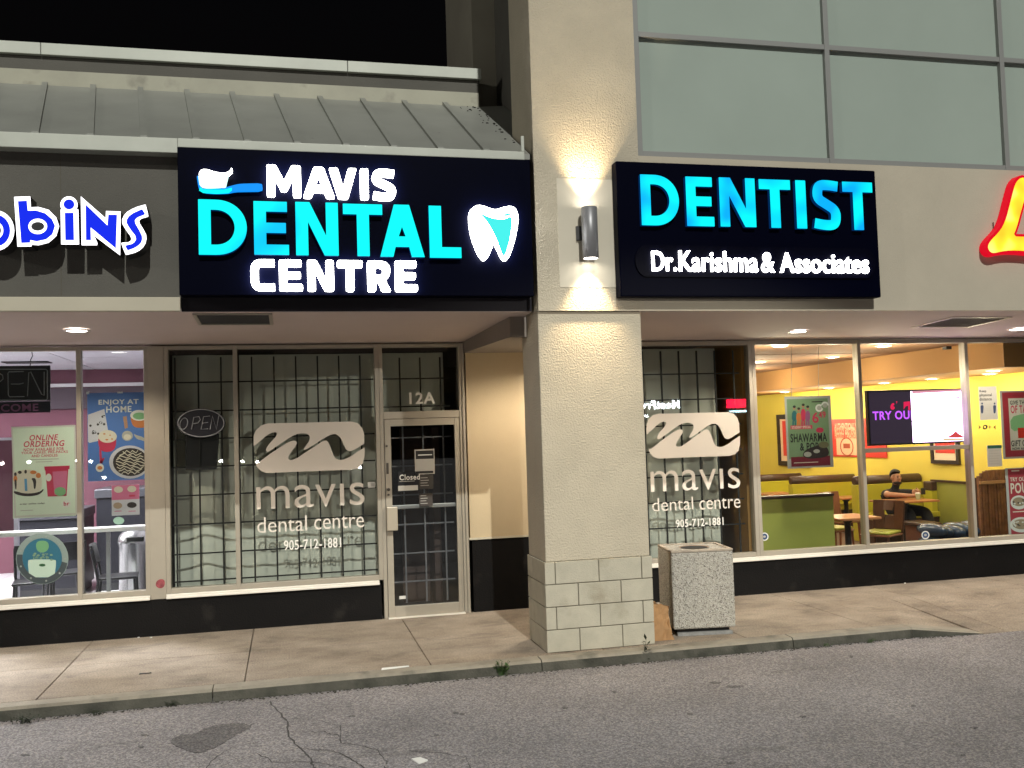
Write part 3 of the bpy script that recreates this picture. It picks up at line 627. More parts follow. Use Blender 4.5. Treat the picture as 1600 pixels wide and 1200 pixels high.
def glyph(ch, w, h, s_, b_):
    """outlines of a block capital w wide, h high, stem s_, bar b_ (y up)"""
    if ch == 'M': return [[(0, 0), (0, h), (s_*1.15, h), (w/2, h*.50), (w-s_*1.15, h), (w, h), (w, 0), (w-s_, 0), (w-s_, h*.60), (w*.5+s_*.32, h*.17), (w*.5-s_*.32, h*.17), (s_, h*.60), (s_, 0)]]
    if ch == 'A': k = s_*1.06; return [[(0, 0), (w/2-s_*.62, h), (w/2+s_*.62, h), (w, 0), (w-k, 0), (w-k-w*.055, h*.19), (k+w*.055, h*.19), (k, 0)], [(k+w*.13, h*.19+b_), (w-k-w*.13, h*.19+b_), (w/2, h*.19+b_+(w/2-k-w*.13)*h/(w/2-s_*.3)*.98)]]
    if ch == 'V': k = s_*1.08; return [[(0, h), (k, h), (w/2, h*.36), (w-k, h), (w, h), (w/2+s_*.6, 0), (w/2-s_*.6, 0)]]
    if ch == 'I': return [[(0, 0), (0, h), (w, h), (w, 0)]]
    if ch == 'E': m_ = h*.505; return [[(0, 0), (0, h), (w*.96, h), (w*.96, h-b_), (s_, h-b_), (s_, m_+b_/2), (w*.92, m_+b_/2), (w*.92, m_-b_/2), (s_, m_-b_/2), (s_, b_), (w, b_), (w, 0)]]
    if ch == 'N': return [[(0, 0), (0, h), (s_*1.15, h), (w-s_, h*.37), (w-s_, h), (w, h), (w, 0), (w-s_*1.15, 0), (s_, h*.63), (s_, 0)]]
    if ch == 'T': return [[(0, h), (w, h), (w, h-b_), ((w+s_)/2, h-b_), ((w+s_)/2, 0), ((w-s_)/2, 0), ((w-s_)/2, h-b_), (0, h-b_)]]
    if ch == 'L': return [[(0, 0), (0, h), (s_, h), (s_, b_), (w, b_), (w, 0)]]
    if ch == 'D':
        def half(x0, y0, rx_, ry_): return [(x0+rx_*math.cos(R_(t))**.9 if math.cos(R_(t)) > 0 else x0, h/2+ry_*math.sin(R_(t))) for t in range(-90, 91, 6)]
        o_ = [(0, 0)]+half(w*.34, 0, w*.66, h/2)+[(0, h)]; i_ = [(s_, b_)]+half(w*.34, 0, w*.66-s_, h/2-b_)+[(s_, h-b_)]
        return [o_, i_[::-1]]
    if ch == 'R': return [[(0, 0), (0, h), (w*.55, h), (w*.80, h*.96), (w*.94, h*.83), (w*.97, h*.67), (w*.91, h*.48), (w*.74, h*.37), (w, 0), (w-s_*1.15, 0), (w*.46, h*.31), (s_, h*.31), (s_, 0)], [(s_, h*.31+b_), (w*.54, h*.31+b_), (w-s_*1.1, h*.60), (w-s_*1.02, h*.67), (w-s_*1.1, h*.73), (w*.54, h-b_), (s_, h-b_)][::-1]]
    if ch == 'C': return [ribbon([(w, h-b_/2), (w*.62, h-b_/2), (w*.30, h-b_/2), (s_/2, h*.76), (s_/2, h*.5), (s_/2, h*.24), (w*.30, b_/2), (w*.62, b_/2), (w, b_/2)], s_, b_)]
    if ch == 'S': return [ribbon([(w*.93, h-b_*.62), (w*.62, h-b_/2), (w*.28, h-b_*.5), (s_*.5, h*.80), (s_*.52, h*.62), (w*.5, h*.515), (w-s_*.52, h*.40), (w-s_*.5, h*.20), (w*.72, b_/2), (w*.38, b_/2), (w*.04, b_*.68)], s_, b_)]
def letters(spec, par, Y, depth, m, stem, bar, rnd, name='letter', side=None, inset=0):
    k = 0
    for ch, a, b, c, d in spec:
        a += inset; c -= inset; x0, x1, z0, z1_ = px_rect(a, b, c, d, Y); u = (x1-x0)/(c-a)
        outs = [round_poly([(x0+p[0], z0+p[1]) for p in o], rnd*u) for o in glyph(ch, x1-x0, z1_-z0, stem*u, bar*u)]
        vs, fs = curve_geo(splines=outs, ext=depth/2); o = MB().add([(v.x, Y-depth/2-v.z, v.y) for v in vs], fs).build(name, [m, side or m], par)
        for p in o.data.polygons: p.material_index = 0 if abs(p.normal.y) > .5 else 1
letters([('M', 416, 260.5, 471, 309), ('A', 472, 263.5, 523.5, 311), ('V', 513, 265, 558, 312), ('I', 561.5, 266, 576, 313), ('S', 580, 266.5, 618.5, 314.5)], MS, LY, .05, E_WHITE, 12, 11, 3, inset=1.2)
letters([('D', 311, 314.5, 386, 400), ('E', 397, 317, 451, 399.8), ('N', 462, 318.3, 528, 400.8), ('T', 536, 321, 597, 401.8), ('A', 592.5, 322, 661.5, 403), ('L', 669.5, 324, 718.5, 404.5)], MS, LY, .05, E_CYAN, 19, 16.5, .6, side=E_SIDE)
letters([('C', 391, 407, 430, 455), ('E', 435.5, 407.5, 473.5, 455.3), ('N', 479.5, 408, 522, 455.7), ('T', 526, 408.5, 567, 456), ('R', 573, 409, 611, 456.5), ('E', 616, 409, 652, 456.3)], MS, LY, .05, E_WHITE, 12, 10.5, 3, inset=1.0)
def z1(pts, ox, oy, k): return [(ox+a/k, oy+b/k) for a, b in pts]
tooth = smooth_poly(z1([(1092, 350), (1105, 285), (1150, 248), (1200, 243), (1255, 262), (1310, 282), (1350, 280), (1400, 260), (1460, 250), (1505, 268), (1530, 330), (1528, 400), (1510, 510), (1480, 620), (1450, 705), (1415, 740), (1385, 715), (1355, 650), (1318, 570), (1290, 640), (1262, 705), (1228, 738), (1190, 700), (1150, 620), (1110, 500)], 540, 280, 5.714), 1)
tm = MB(); shape_px(tm, [tooth], LY, .05); tm.build('tooth_emblem', E_WHITE, MS)
ins = smooth_poly(z1([(1180, 295), (1240, 320), (1300, 345), (1370, 358), (1430, 355), (1480, 322), (1486, 400), (1470, 520), (1440, 640), (1415, 692), (1395, 670), (1375, 610), (1340, 520), (1290, 420), (1235, 345)], 540, 280, 5.714), 1)
tm = MB(); shape_px(tm, [ins], LY-.0505, .003); tm.build('tooth_inlay', E_TOOTH, MS)
tm = MB(); shape_px(tm, [smooth_poly(z1([(1390, 318), (1440, 305), (1478, 300), (1474, 322), (1420, 335)], 540, 280, 5.714), 1)], LY-.0505, .003); tm.build('tooth_inlay', E_TOOTH, MS)
brush = smooth_poly(z1([(160, 212), (172, 208), (185, 295), (215, 318), (260, 325), (400, 318), (460, 300), (530, 282), (600, 278), (735, 276), (745, 300), (742, 342), (600, 344), (500, 346), (440, 360), (330, 364), (220, 356), (180, 330), (168, 270)], 280, 240, 5.714), 1)
tm = MB(); shape_px(tm, [brush], LY, .04); tm.build('brush_handle', E_BRUSH, MS)
tm = MB(); shape_px(tm, [z1([(178, 330), (215, 352), (330, 360), (440, 354), (470, 330), (470, 305), (400, 322), (215, 320), (186, 300)], 280, 240, 5.714)], LY-.0405, .003); tm.build('brush_head', emit('lit aqua brush', (0, .95, .9), 1.1), MS)
tm = MB(); shape_px(tm, [z1([(174, 214), (440, 214), (425, 270), (415, 318), (212, 318), (186, 290)], 280, 240, 5.714)], LY, .05); tm.build('bristles', emit('lit mint bristle', (.62, 1, .97), 1.6), MS)
paste = smooth_poly(z1([(178, 195), (182, 165), (205, 143), (250, 143), (310, 165), (370, 175), (430, 172), (462, 148), (466, 128), (478, 150), (474, 180), (440, 205), (380, 217), (310, 217), (250, 200), (205, 196), (185, 210)], 280, 240, 5.714), 1)
tm = MB(); shape_px(tm, [paste], LY-.0505, .012); tm.build('toothpaste', E_WHITE_S, MS)
# --- dentist sign on the right
DF = UF-.125
DS = thing('shop_sign', 'black lit sign reading DENTIST with a smaller white line of names', 'sign', (4.5, UF, 3.87))
ra = px_rect(966, 259, 1372, 464, DF)
sg = MB(); sg.box(ra[0], ra[1], DF, UF-.001, ra[2], ra[3]); sg.build('panel', SIGNBOX, DS, bevel=.012)
LY2 = DF-.001
letters([('D', 997.5, 275.5, 1059, 354), ('E', 1068, 278.5, 1113, 355), ('N', 1120, 280, 1178, 356), ('T', 1182, 282.7, 1233, 357.5), ('I', 1239, 283.8, 1257, 358.6), ('S', 1265, 283.5, 1310, 361), ('T', 1312, 286.5, 1361, 360.8)], DS, LY2, .045, E_CYAN2, 15, 14, .8, side=E_SIDE, inset=1.2)
bk = MB(); rr = px_rect(992, 386, 1367, 434, LY2)
pl = [(rr[0]+.11+.11*math.cos(a), (rr[2]+rr[3])/2+((rr[3]-rr[2])/2)*math.sin(a)) for a in [R_(90+180*i/10) for i in range(11)]]+[(rr[1]-.11+.11*math.cos(a), (rr[2]+rr[3])/2+((rr[3]-rr[2])/2)*math.sin(a)) for a in [R_(-90+180*i/10) for i in range(11)]]
bk.prism(pl, LY2-.014, LY2); bk.build('backer', mat('black backer', (.0012, .0014, .006), .4, spec=.05), DS)
for w, a, b, c, d in (('Dr.', 1018, 393, 1056, 424), ('Karishma', 1060.5, 393, 1183, 425), ('&', 1189, 395, 1209, 426), ('Associates', 1218, 396, 1356, 427)):
    mb = MB(); text_px(mb, w, a, b, c, d, LY2-.0145, depth=.02, bold=.010, res=5); mb.build('lettering', E_WHITE_S, DS)
# --- blue and white letters of the ice cream shop
BS = thing('letter_sign', 'blue letters with lit white edges on the taupe fascia', 'sign', (-1.8, LF, 3.7))
BY = LF-.15
def zb(pts): return z1(pts, 0, 290, 3.8095)
glyphs = [
 ([zb(oval(-25, 268, 110, 120)), zb(oval(-22, 268, 30, 36))[::-1]], [zb(oval(-25, 268, 86, 95)), zb(oval(-22, 268, 42, 50))[::-1]]),
 ([zb(smooth_poly([(85, 70), (87, 68), (180, 65), (184, 130), (230, 128), (290, 145), (335, 190), (352, 242), (335, 300), (290, 340), (230, 355), (190, 352), (188, 362), (105, 363)], 0)), zb(oval(225, 243, 40, 27))[::-1]],
  [zb([(107, 93), (160, 90), (166, 150), (215, 148), (270, 165), (310, 200), (328, 240), (312, 290), (275, 320), (220, 332), (180, 325), (180, 340), (127, 342)]), zb(oval(225, 243, 56, 46))[::-1]]),
 ([zb(oval(411, 115, 51, 50))], [zb(oval(411, 112, 32, 30))]),
 ([zb([(362, 142), (466, 142), (471, 350), (365, 350)])], [zb([(386, 162), (438, 162), (441, 325), (389, 325)])]),
 ([zb([(482, 65), (630, 195), (632, 152), (718, 155), (715, 415), (560, 298), (580, 342), (578, 355), (487, 355)])], [zb([(510, 112), (640, 237), (645, 173), (697, 174), (690, 375), (540, 250), (542, 325), (512, 325)])]),
 ([zb(smooth_poly([(722, 215), (745, 165), (800, 132), (865, 113), (868, 116), (884, 182), (880, 186), (835, 198), (826, 218), (855, 262), (875, 305), (862, 358), (820, 395), (752, 413), (748, 410), (722, 345), (726, 340), (775, 338), (786, 312), (748, 262)], 1))],
  [zb(smooth_poly([(748, 212), (775, 172), (845, 140), (848, 142), (864, 168), (862, 173), (812, 192), (800, 215), (832, 270), (850, 310), (838, 346), (805, 370), (762, 386), (758, 384), (746, 360), (750, 355), (796, 346), (815, 310), (772, 257)], 1))]),
]
for outer, inner in glyphs:
    m = MB(); shape_px(m, outer, LF-.225, .006); lo = m.build('letter', E_HALO, BS)
    m = MB(); shape_px(m, outer[:1], LF-.03, .194, plane=LF-.225); m.build('return', mat('black letter return', (.012, .012, .014), .5), lo)
    m = MB(); shape_px(m, inner, LF-.2312, .004); m.build('face', E_BLUE, lo)
# --- red and yellow letter at the right edge
RS = thing('letter_sign', 'giant yellow letter L in a glowing red can on the cream wall', 'sign', (8.3, UF, 3.7))
L1 = [(640, 182), (600, 215), (575, 260), (550, 350), (520, 470), (490, 590), (450, 690), (400, 760), (330, 830), (297, 880), (295, 920), (320, 960), (360, 970), (440, 950), (540, 940), (667, 945), (800, 962), (880, 935), (960, 800), (900, 745), (860, 770), (800, 800), (667, 800), (552, 796), (590, 700), (622, 580), (667, 420), (700, 320), (760, 280), (800, 215), (745, 180), (690, 190)]
Lp = [(PY(1500+a/6.667, 250+b/6.667, UF-.10).x, PY(1500+a/6.667, 250+b/6.667, UF-.10).z) for a, b in L1]
Lp = smooth_poly(Lp, 1)
def flat(mb, poly, y0, y1):
    vs, fs = curve_geo(splines=[poly], ext=abs(y1-y0)/2); c = (y0+y1)/2
    return mb.add([(v.x, c-v.z, v.y) for v in vs], fs)
lc = flat(MB(), poly_offset(Lp, .028), UF-.005, UF-.095).build('letter', E_RED, RS)
flat(MB(), Lp, UF-.0955, UF-.102).build('face', E_YELLOW, lc)
wv = MB(); wv.tube([(PY(1552, 347, UF-.01)), PY(1552.5, 355, UF-.012), PY(1554, 366, UF-.03)], .004, 6); wv.build('wire', BLACK, RS)

# ================================================================== DENTAL WINDOWS: grille, curtain, vinyl lettering
gx = [-1.138, -.905, -.675, -.36, -.13, .099, .329, .557, .785]
gz = [2.596, 2.293, 1.999, 1.706, 1.41, 1.107, .803, .52]
def grille(name, label, xs, zs, x0, x1, z0, z1, y, m, r=.0085, grp='window security grilles'):
    t = MB()
    for x in xs: t.box(x-r, x+r, y, y+2*r, z0, z1)
    for z in zs: t.box(x0, x1, y+2*r, y+3.4*r, z-r*.9, z+r*.9)
    return tag(t.build(name, m), label, 'security grille', grp)
grille('window_grille', 'black steel grille inside the wide dental window left of the door', gx, gz, -1.18, .93, .475, 2.86, .075, BLACKMETAL)
grille('window_grille', 'short black steel grille in the transom over the door', [1.219, 1.446, 1.671], [2.596, 2.287], 1.03, 1.78, 2.236, 2.83, .075, BLACKMETAL)
grille('window_grille', 'thin grey grille behind the dark glass of the door', [1.242, 1.466, 1.695], [1.943, 1.629, 1.31, .985, .668, .359], 1.10, 1.79, .13, 2.07, .13, GREYBAR)
grille('window_grille', 'black steel grille inside the dental window right of the pillar', [3.54, 3.765, 3.99, 4.217, 4.439, 4.663, 4.889, 5.125], [2.582, 2.284, 1.982, 1.688, 1.396, 1.104, .813], 3.48, 5.2, .49, 2.85, YR+.075, BLACKMETAL)
def curtain(label, x0, x1, z0, z1, y, amp, wl, ph=0, m=CURTAIN):
    t = MB(); n = int((x1-x0)/.012); k = 10; vs = []; fs = []
    for j in range(k+1):
        z = z1+(z0-z1)*j/k
        for i in range(n+1):
            x = x0+(x1-x0)*i/n
            vs.append((x, y+amp*math.sin(2*math.pi*x/wl+ph+.25*math.sin(x*9))*(.7+.3*j/k)+.12*amp*math.sin(2*math.pi*x/(wl*.41)), z))
    for j in range(k):
        for i in range(n): a = j*(n+1)+i; fs.append((a, a+1, a+n+2, a+n+1))
    t.add(vs, fs, True); return tag(t.build('curtain', m), label, 'curtain', 'pale curtains in the dental windows')
curtain('pale curtain behind the oval neon sign', -1.19, -.55, .40, 2.9, .30, .045, .66, .6)
curtain('pale curtain behind the wide left dental logo', -.50, .97, .40, 2.9, .32, .009, .23)
curtain('pale curtain behind the transom over the door', 1.02, 1.74, 2.2, 2.9, .30, .012, .3)
curtain('pale curtain behind the dental window right of the pillar', 3.45, 5.03, .42, 2.9, YR+.36, .022, .62)
# vinyl logo and lettering
Kg, OX, OY = 5.218, 380, 640
top = [(85, 300), (140, 255), (200, 205), (240, 185), (272, 185), (278, 200), (255, 235), (215, 275), (190, 310), (185, 335), (195, 345), (215, 338), (270, 300), (330, 260), (400, 215), (450, 195), (500, 193), (535, 205), (545, 230), (535, 262), (510, 295), (495, 320), (500, 330), (520, 322), (580, 285), (640, 245), (690, 215), (735, 198), (770, 205), (800, 240), (820, 290), (840, 330), (870, 342), (910, 325), (950, 300), (988, 278)]
topb = [(986, 200), (970, 150), (935, 112), (880, 97), (540, 105), (200, 113), (150, 128), (105, 165), (85, 215)]
low = [(100, 435), (130, 428), (180, 390), (240, 345), (300, 308), (360, 270), (410, 250), (435, 258), (438, 280), (410, 320), (380, 360), (365, 390), (372, 408), (400, 412), (440, 395), (500, 355), (560, 315), (620, 275), (665, 250), (690, 258), (710, 300), (730, 360), (750, 400), (790, 412), (830, 405), (880, 380), (930, 345), (990, 308)]
lowb = [(990, 380), (975, 440), (940, 475), (880, 490), (520, 503), (190, 517), (145, 500), (112, 465)]
YV = .049
def to_plane(pts, Y): return [(PY(OX+a/Kg, OY+b/Kg, Y).x, PY(OX+a/Kg, OY+b/Kg, Y).z) for a, b in pts]
up_w = to_plane(smooth_poly(top, 2, False)+topb, YV); lo_w = to_plane(smooth_poly(low, 2, False)+lowb, YV)
def vinyl_set(label, fx, fz, Y, rows):
    t = thing('window_lettering', label, 'window lettering', (fx(0), Y, 1.3), 'dental logos on the glass')
    m = MB()
    for poly in (up_w, lo_w):
        vs, fs = curve_geo(splines=[[(fx(a), fz(b)) for a, b in poly]], ext=.0004); m.add([(v.x, Y-.0005-v.z, v.y) for v in vs], fs)
    m.build('logo', VINYL, t)
    for nm, body, q, mt, bold in rows:
        m = MB(); text_px(m, body, *q, Y-.0006, depth=.0006, bold=bold); m.build(nm, mt, t)
    return t
vinyl_set('cream dental logo and phone number on the window left of the door', lambda a: a, lambda b: b, YV, [
  ('shop_name', 'mavıs', (400.5, 757, 569.5, 792.5), VINYL, -.004), ('lettering', 'dental', (402, 807, 479.5, 831), VINYL, -.004), ('lettering', 'centre', (491, 806, 568.8, 825.8), VINYL, -.004), ('phone_number', '905-712-1881', (443.5, 842, 533, 857.5), VINYL_W, .012)])
YV2 = YR+.049
lx0, lx1 = min(p[0] for p in up_w+lo_w), max(p[0] for p in up_w+lo_w); lz0, lz1 = min(p[1] for p in up_w+lo_w), max(p[1] for p in up_w+lo_w)
q = px_rect(1010.5, 645, 1156, 714.5, YV2)
vinyl_set('cream dental logo and phone number on the window right of the pillar', lambda a: q[0]+(a-lx0)/(lx1-lx0)*(q[1]-q[0]), lambda b: q[2]+(b-lz0)/(lz1-lz0)*(q[3]-q[2]), YV2, [
  ('shop_name', 'mavıs', (1016.5, 733.5, 1156.5, 766), VINYL, -.004), ('lettering', 'dental', (1019, 777.5, 1083, 797.7), VINYL, -.004), ('lettering', 'centre', (1092.5, 778, 1156.8, 795), VINYL, -.004), ('phone_number', '905-712-1881', (1056, 810, 1130.5, 822.5), VINYL_W, .012)])
m = MB(); text_px(m, '12A', 639.5, 613, 680, 631, YV-.0006, depth=.001, bold=.02); tag(m.build('unit_number', VINYL_W), 'white unit number 12A on the transom glass', 'unit number')
# small things on the glass
def sheet(name, label, cat, px0, py0, px1, py1, Y, m, group=None, th=.003):
    r = px_rect(px0, py0, px1, py1, Y); t = thing(name, label, cat, ((r[0]+r[1])/2, Y, r[2]), group)
    MB().box(r[0], r[1], Y-th, Y, r[2], r[3]).build('sheet', m, t); return t
def rect_on(t, name, px0, py0, px1, py1, Y, m, k=1):
    r = px_rect(px0, py0, px1, py1, Y); return MB().box(r[0], r[1], Y-.003-.0012*k, Y-.003-.0012*(k-1)-.0002, r[2], r[3]).build(name, m, t)
def text_on(t, body, px0, py0, px1, py1, Y, m, k=1, bold=.03, shear=0, name='lettering'):
    mb = MB(); text_px(mb, body, px0, py0, px1, py1, Y-.003-.0012*(k-1)-.0002, depth=.001, bold=bold, shear=shear, res=3); return mb.build(name, m, t)
def blob_on(t, name, polys, Y, m, k=1):
    mb = MB(); shape_px(mb, polys, Y-.003-.0012*(k-1)-.0002, .001); return mb.build(name, m, t)
GREYP = mat('grey paper', (.42, .41, .38), .7); PAPER = mat('white paper', (.62, .61, .57), .7)
t = sheet('notice', 'small black and white rounded notice on the door glass', 'notice', 648, 702, 679, 741, .008, mat('notice rim', (.45, .43, .39), .6))
rect_on(t, 'dark_field', 649.5, 704, 677.5, 717, .008, BLACK, 1); rect_on(t, 'paper_field', 650, 718.5, 677.5, 735, .008, GREYP, 1); rect_on(t, 'dark_field', 650, 736, 677, 739.5, .008, BLACK, 1); rect_on(t, 'line', 653, 710, 675, 711.5, .008, WHITE, 2)
t = sheet('closed_sign', 'black door sign with white Closed lettering', 'sign', 622, 737, 655, 768, .008, mat('sign black', (.008, .008, .012), .5))
text_on(t, 'Closed', 624, 741, 656, 750, .008, WHITE, 1, .04); rect_on(t, 'line', 624, 751.5, 648, 752.5, .008, GREYP, 1); rect_on(t, 'white_strip', 622, 758.5, 653, 766.5, .008, PAPER, 1)
t = sheet('hours_sheet', 'dark printed hours sheet below the white notice on the door', 'notice', 655, 742, 677, 764, .008, mat('dark hours sheet', (.05, .045, .04), .6))
for k in range(4): rect_on(t, 'line', 657, 746+4*k, 668+2*(k % 2), 747+4*k, .008, GREYP, 1)
t = sheet('hours_sheet', 'second dark printed sheet just above the door push bar', 'notice', 655, 771, 676, 790, .008, mat('dark hours sheet two', (.055, .045, .04), .6))
for k in range(4): rect_on(t, 'line', 657, 774+4*k, 666+2*(k % 2), 775+4*k, .008, GREYP, 1)
t = sheet('alarm_sticker', 'tiny pale alarm sticker on the dental glass beside the door', 'sticker', 575, 753, 586, 762, YV, PAPER, th=.001); rect_on(t, 'dark_field', 580, 755, 585, 760, YV-.001+.003-.0012, GREYP, 1)
t = sheet('door_sticker', 'tiny pale sticker low on the dark door glass', 'sticker', 624, 931, 634, 936, .008, PAPER, th=.001)
# oval neon sign (unlit)
NY = .068
NS = thing('neon_sign', 'unlit oval neon OPEN sign above a black box in the dental window', 'neon sign', (PY(313, 660, NY).x, NY, PY(313, 660, NY).z))
nb = MB(); shape_px(nb, [oval(314, 661, 38.5, 23)], NY, .02); nb.build('backing', mat('neon backing', (.012, .012, .018), .4), NS)
TUBE = mat('unlit neon tube', (.30, .31, .33), .3)
ntb = MB(); ntb.tube([PY(a, b, NY-.028) for a, b in oval(314, 661, 36, 21.5, 36)], .006, 6, True)
def neon(mb, strokes, Y, r):
    for s in strokes: mb.tube([PY(a, b, Y) for a, b in s], r, 6)
neon(ntb, [[(287+6*math.cos(t)+(-math.sin(t))*1.6, 662+9*math.sin(t)) for t in [2*math.pi*i/14 for i in range(15)]],
  [(299, 671), (303, 652), (311, 651), (313, 656), (309, 661), (301, 662)], [(328, 650), (318, 651), (314, 671), (325, 670)], [(316, 661), (325, 660)], [(328, 671), (332, 650), (338, 671), (342, 649)]], NY-.028, .0045)
ntb.build('tube', TUBE, NS)
hb = MB(); a, b, c, d = PY(289, 682, NY+.03), PY(342, 682, NY+.03), PY(338, 734, NY+.03), PY(290, 735, NY+.03)
hb.hexa([(d.x, NY+.025, d.z), (c.x, NY+.025, d.z), (c.x, NY+.14, d.z), (d.x, NY+.14, d.z), (a.x, NY+.025, a.z+.02), (b.x, NY+.025, a.z+.02), (b.x, NY+.14, a.z+.02), (a.x, NY+.14, a.z+.02)])
hb.build('transformer_box', mat('black box', (.01, .01, .014), .45), NS, bevel=.01)

# ================================================================== DENTAL INTERIOR (dark)
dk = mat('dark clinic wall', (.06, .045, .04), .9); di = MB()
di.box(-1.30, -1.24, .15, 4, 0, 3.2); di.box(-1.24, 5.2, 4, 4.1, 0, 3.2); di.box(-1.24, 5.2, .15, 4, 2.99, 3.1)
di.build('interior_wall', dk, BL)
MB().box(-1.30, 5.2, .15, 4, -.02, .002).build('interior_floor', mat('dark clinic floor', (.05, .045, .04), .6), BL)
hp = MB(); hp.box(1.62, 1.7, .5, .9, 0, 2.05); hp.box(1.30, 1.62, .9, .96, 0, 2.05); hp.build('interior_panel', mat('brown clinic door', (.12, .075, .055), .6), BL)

# ================================================================== ICE CREAM SHOP INTERIOR
PUR = mat('plum wall', (.105, .034, .052), .8, var=(1, .1)); ISW = MB()
ISW.box(-9, -1.31, 6, 6.1, 0, 3.4); ISW.box(-9.1, -9, .15, 6, 0, 3.4); ISW.build('interior_wall', PUR, BL)
MB().box(-1.40, -1.31, .15, 6, 0, 3.4).build('interior_wall', mat('grey partition', (.12, .11, .12), .8), BL)
MB().box(-9, -1.31, 5.96, 5.995, 2.90, 2.955).build('wall_stripe', mat('white stripe', (.6, .58, .6), .6), BL)
MB().box(-9, -1.31, 5.92, 5.99, 2.55, 2.88).build('menu_band', mat('dark plum band', (.035, .02, .03), .7), BL)
fm = mat('grey floor tile', (.55, .54, .56), .3); ft = MB()
for i in range(13):
    for j in range(10):
        ft.box(-9+.6*i+.004, -9+.6*i+.596, .15+.6*j+.004, .15+.6*j+.596, -.01, .003)
ft.build('interior_floor', fm, BL); MB().box(-9, -1.31, .15, 6, -.03, -.004).build('floor_grout', DARKGAP, BL)
ct = MB(); tile = mat('white ceiling tile', (.62, .62, .66), .8)
for i in range(7):
    for j in range(5):
        ct.box(-9+1.2*i+.012, -9+1.2*i+1.188, .15+1.2*j+.012, .15+1.2*j+1.188, 3.18, 3.2)
ct.build('interior_ceiling', tile, BL); MB().box(-9, -1.31, .15, 6, 3.19, 3.25).build('ceiling_grid', mat('ceiling grid', (.25, .25, .28), .7), BL)
v = MB(); v.box(-3.9, -3.3, 4.2, 4.5, 3.165, 3.178); tag(v.build('ceiling_vent', DARKGAP), 'black ceiling vent inside the ice cream shop', 'vent')
for x, y, lb in ((-3.3, 2.4, 'flush ceiling panel lamp deep inside the ice cream shop'), (-6.3, 2.4, 'flush ceiling panel lamp at the far left of the ice cream shop')):
    t = thing('ceiling_lamp', lb, 'ceiling lamp', (x, y, 3.17))
    MB().box(x-.58, x+.58, y-.28, y+.28, 3.16, 3.178).build('diffuser', emit('panel diffuser', (.92, .93, 1), .6), t)
    l = bpy.data.lights.new('light', 'AREA'); l.energy = 600; l.size = 1.1; l.shape = 'SQUARE'; l.color = (1, .95, .98)
    o = link(bpy.data.objects.new('light', l)); o.parent = t; o.location = (0, 0, -.03)
# white shelf, menu stand, freezer cabinet
sh = thing('window_counter', 'narrow white counter shelf on posts behind the ice cream window', 'counter', (-3.6, .62, 0))
zc = PY(120, 828, .62).z; MB().box(-6, -1.42, .52, .74, zc-.03, zc+.015).build('shelf', mat('white shelf', (.62, .60, .58), .4), sh, bevel=.005)
for x in (-5.6, -3.55, -1.9):
    MB().box(x-.02, x+.02, .61, .65, 0.003, zc-.031).build('post', STEEL, sh)
def cabinet(name, label, px0, px1, pyt, Y, D, m, m2):
    a, b = PY(px0, pyt, Y), PY(px1, pyt, Y); t = thing(name, label, 'freezer', ((a.x+b.x)/2, Y, 0), 'dark freezers in the ice cream shop')
    MB().box(a.x, b.x, Y, Y+D, .10, a.z-.12).build('body', m, t, bevel=.01)
    MB().box(a.x-.02, b.x+.02, Y-.02, Y+D, a.z-.119, a.z).build('lid', m2, t, bevel=.01)
    MB().box(a.x+.03, b.x-.03, Y+.03, Y+D-.03, .004, .099).build('plinth', BLACK, t); return t
FRZ = mat('dark freezer', (.010, .010, .014), .4, spec=.25); FR2 = mat('steel freezer top', (.06, .06, .07), .35, metal=.5)
cabinet('display_freezer', 'dark display freezer behind the blue poster', 150, 231, 765, 3.4, .8, FRZ, FR2)
cabinet('display_freezer', 'long dark display freezer behind the online ordering poster', 22, 128, 800, 3.2, .8, FRZ, FR2)
MBd = thing('menu_stand', 'white framed plum menu board behind the online ordering poster', 'menu board', (PY(10, 760, 1.6).x, 1.6, 0))
r = px_rect(-12, 688, 22, 838, 1.6); MB().box(r[0], r[1], 1.6, 1.63, r[2], r[3]).build('board', PUR, MBd)
fb = MB(); fb.box(r[0]-.03, r[0], 1.58, 1.64, .003, r[3]+.03); fb.box(r[1], r[1]+.045, 1.58, 1.64, .003, r[3]+.03); fb.box(r[0], r[1], 1.58, 1.64, r[3], r[3]+.03); fb.build('frame', mat('pale lilac frame', (.55, .53, .60), .5), MBd)
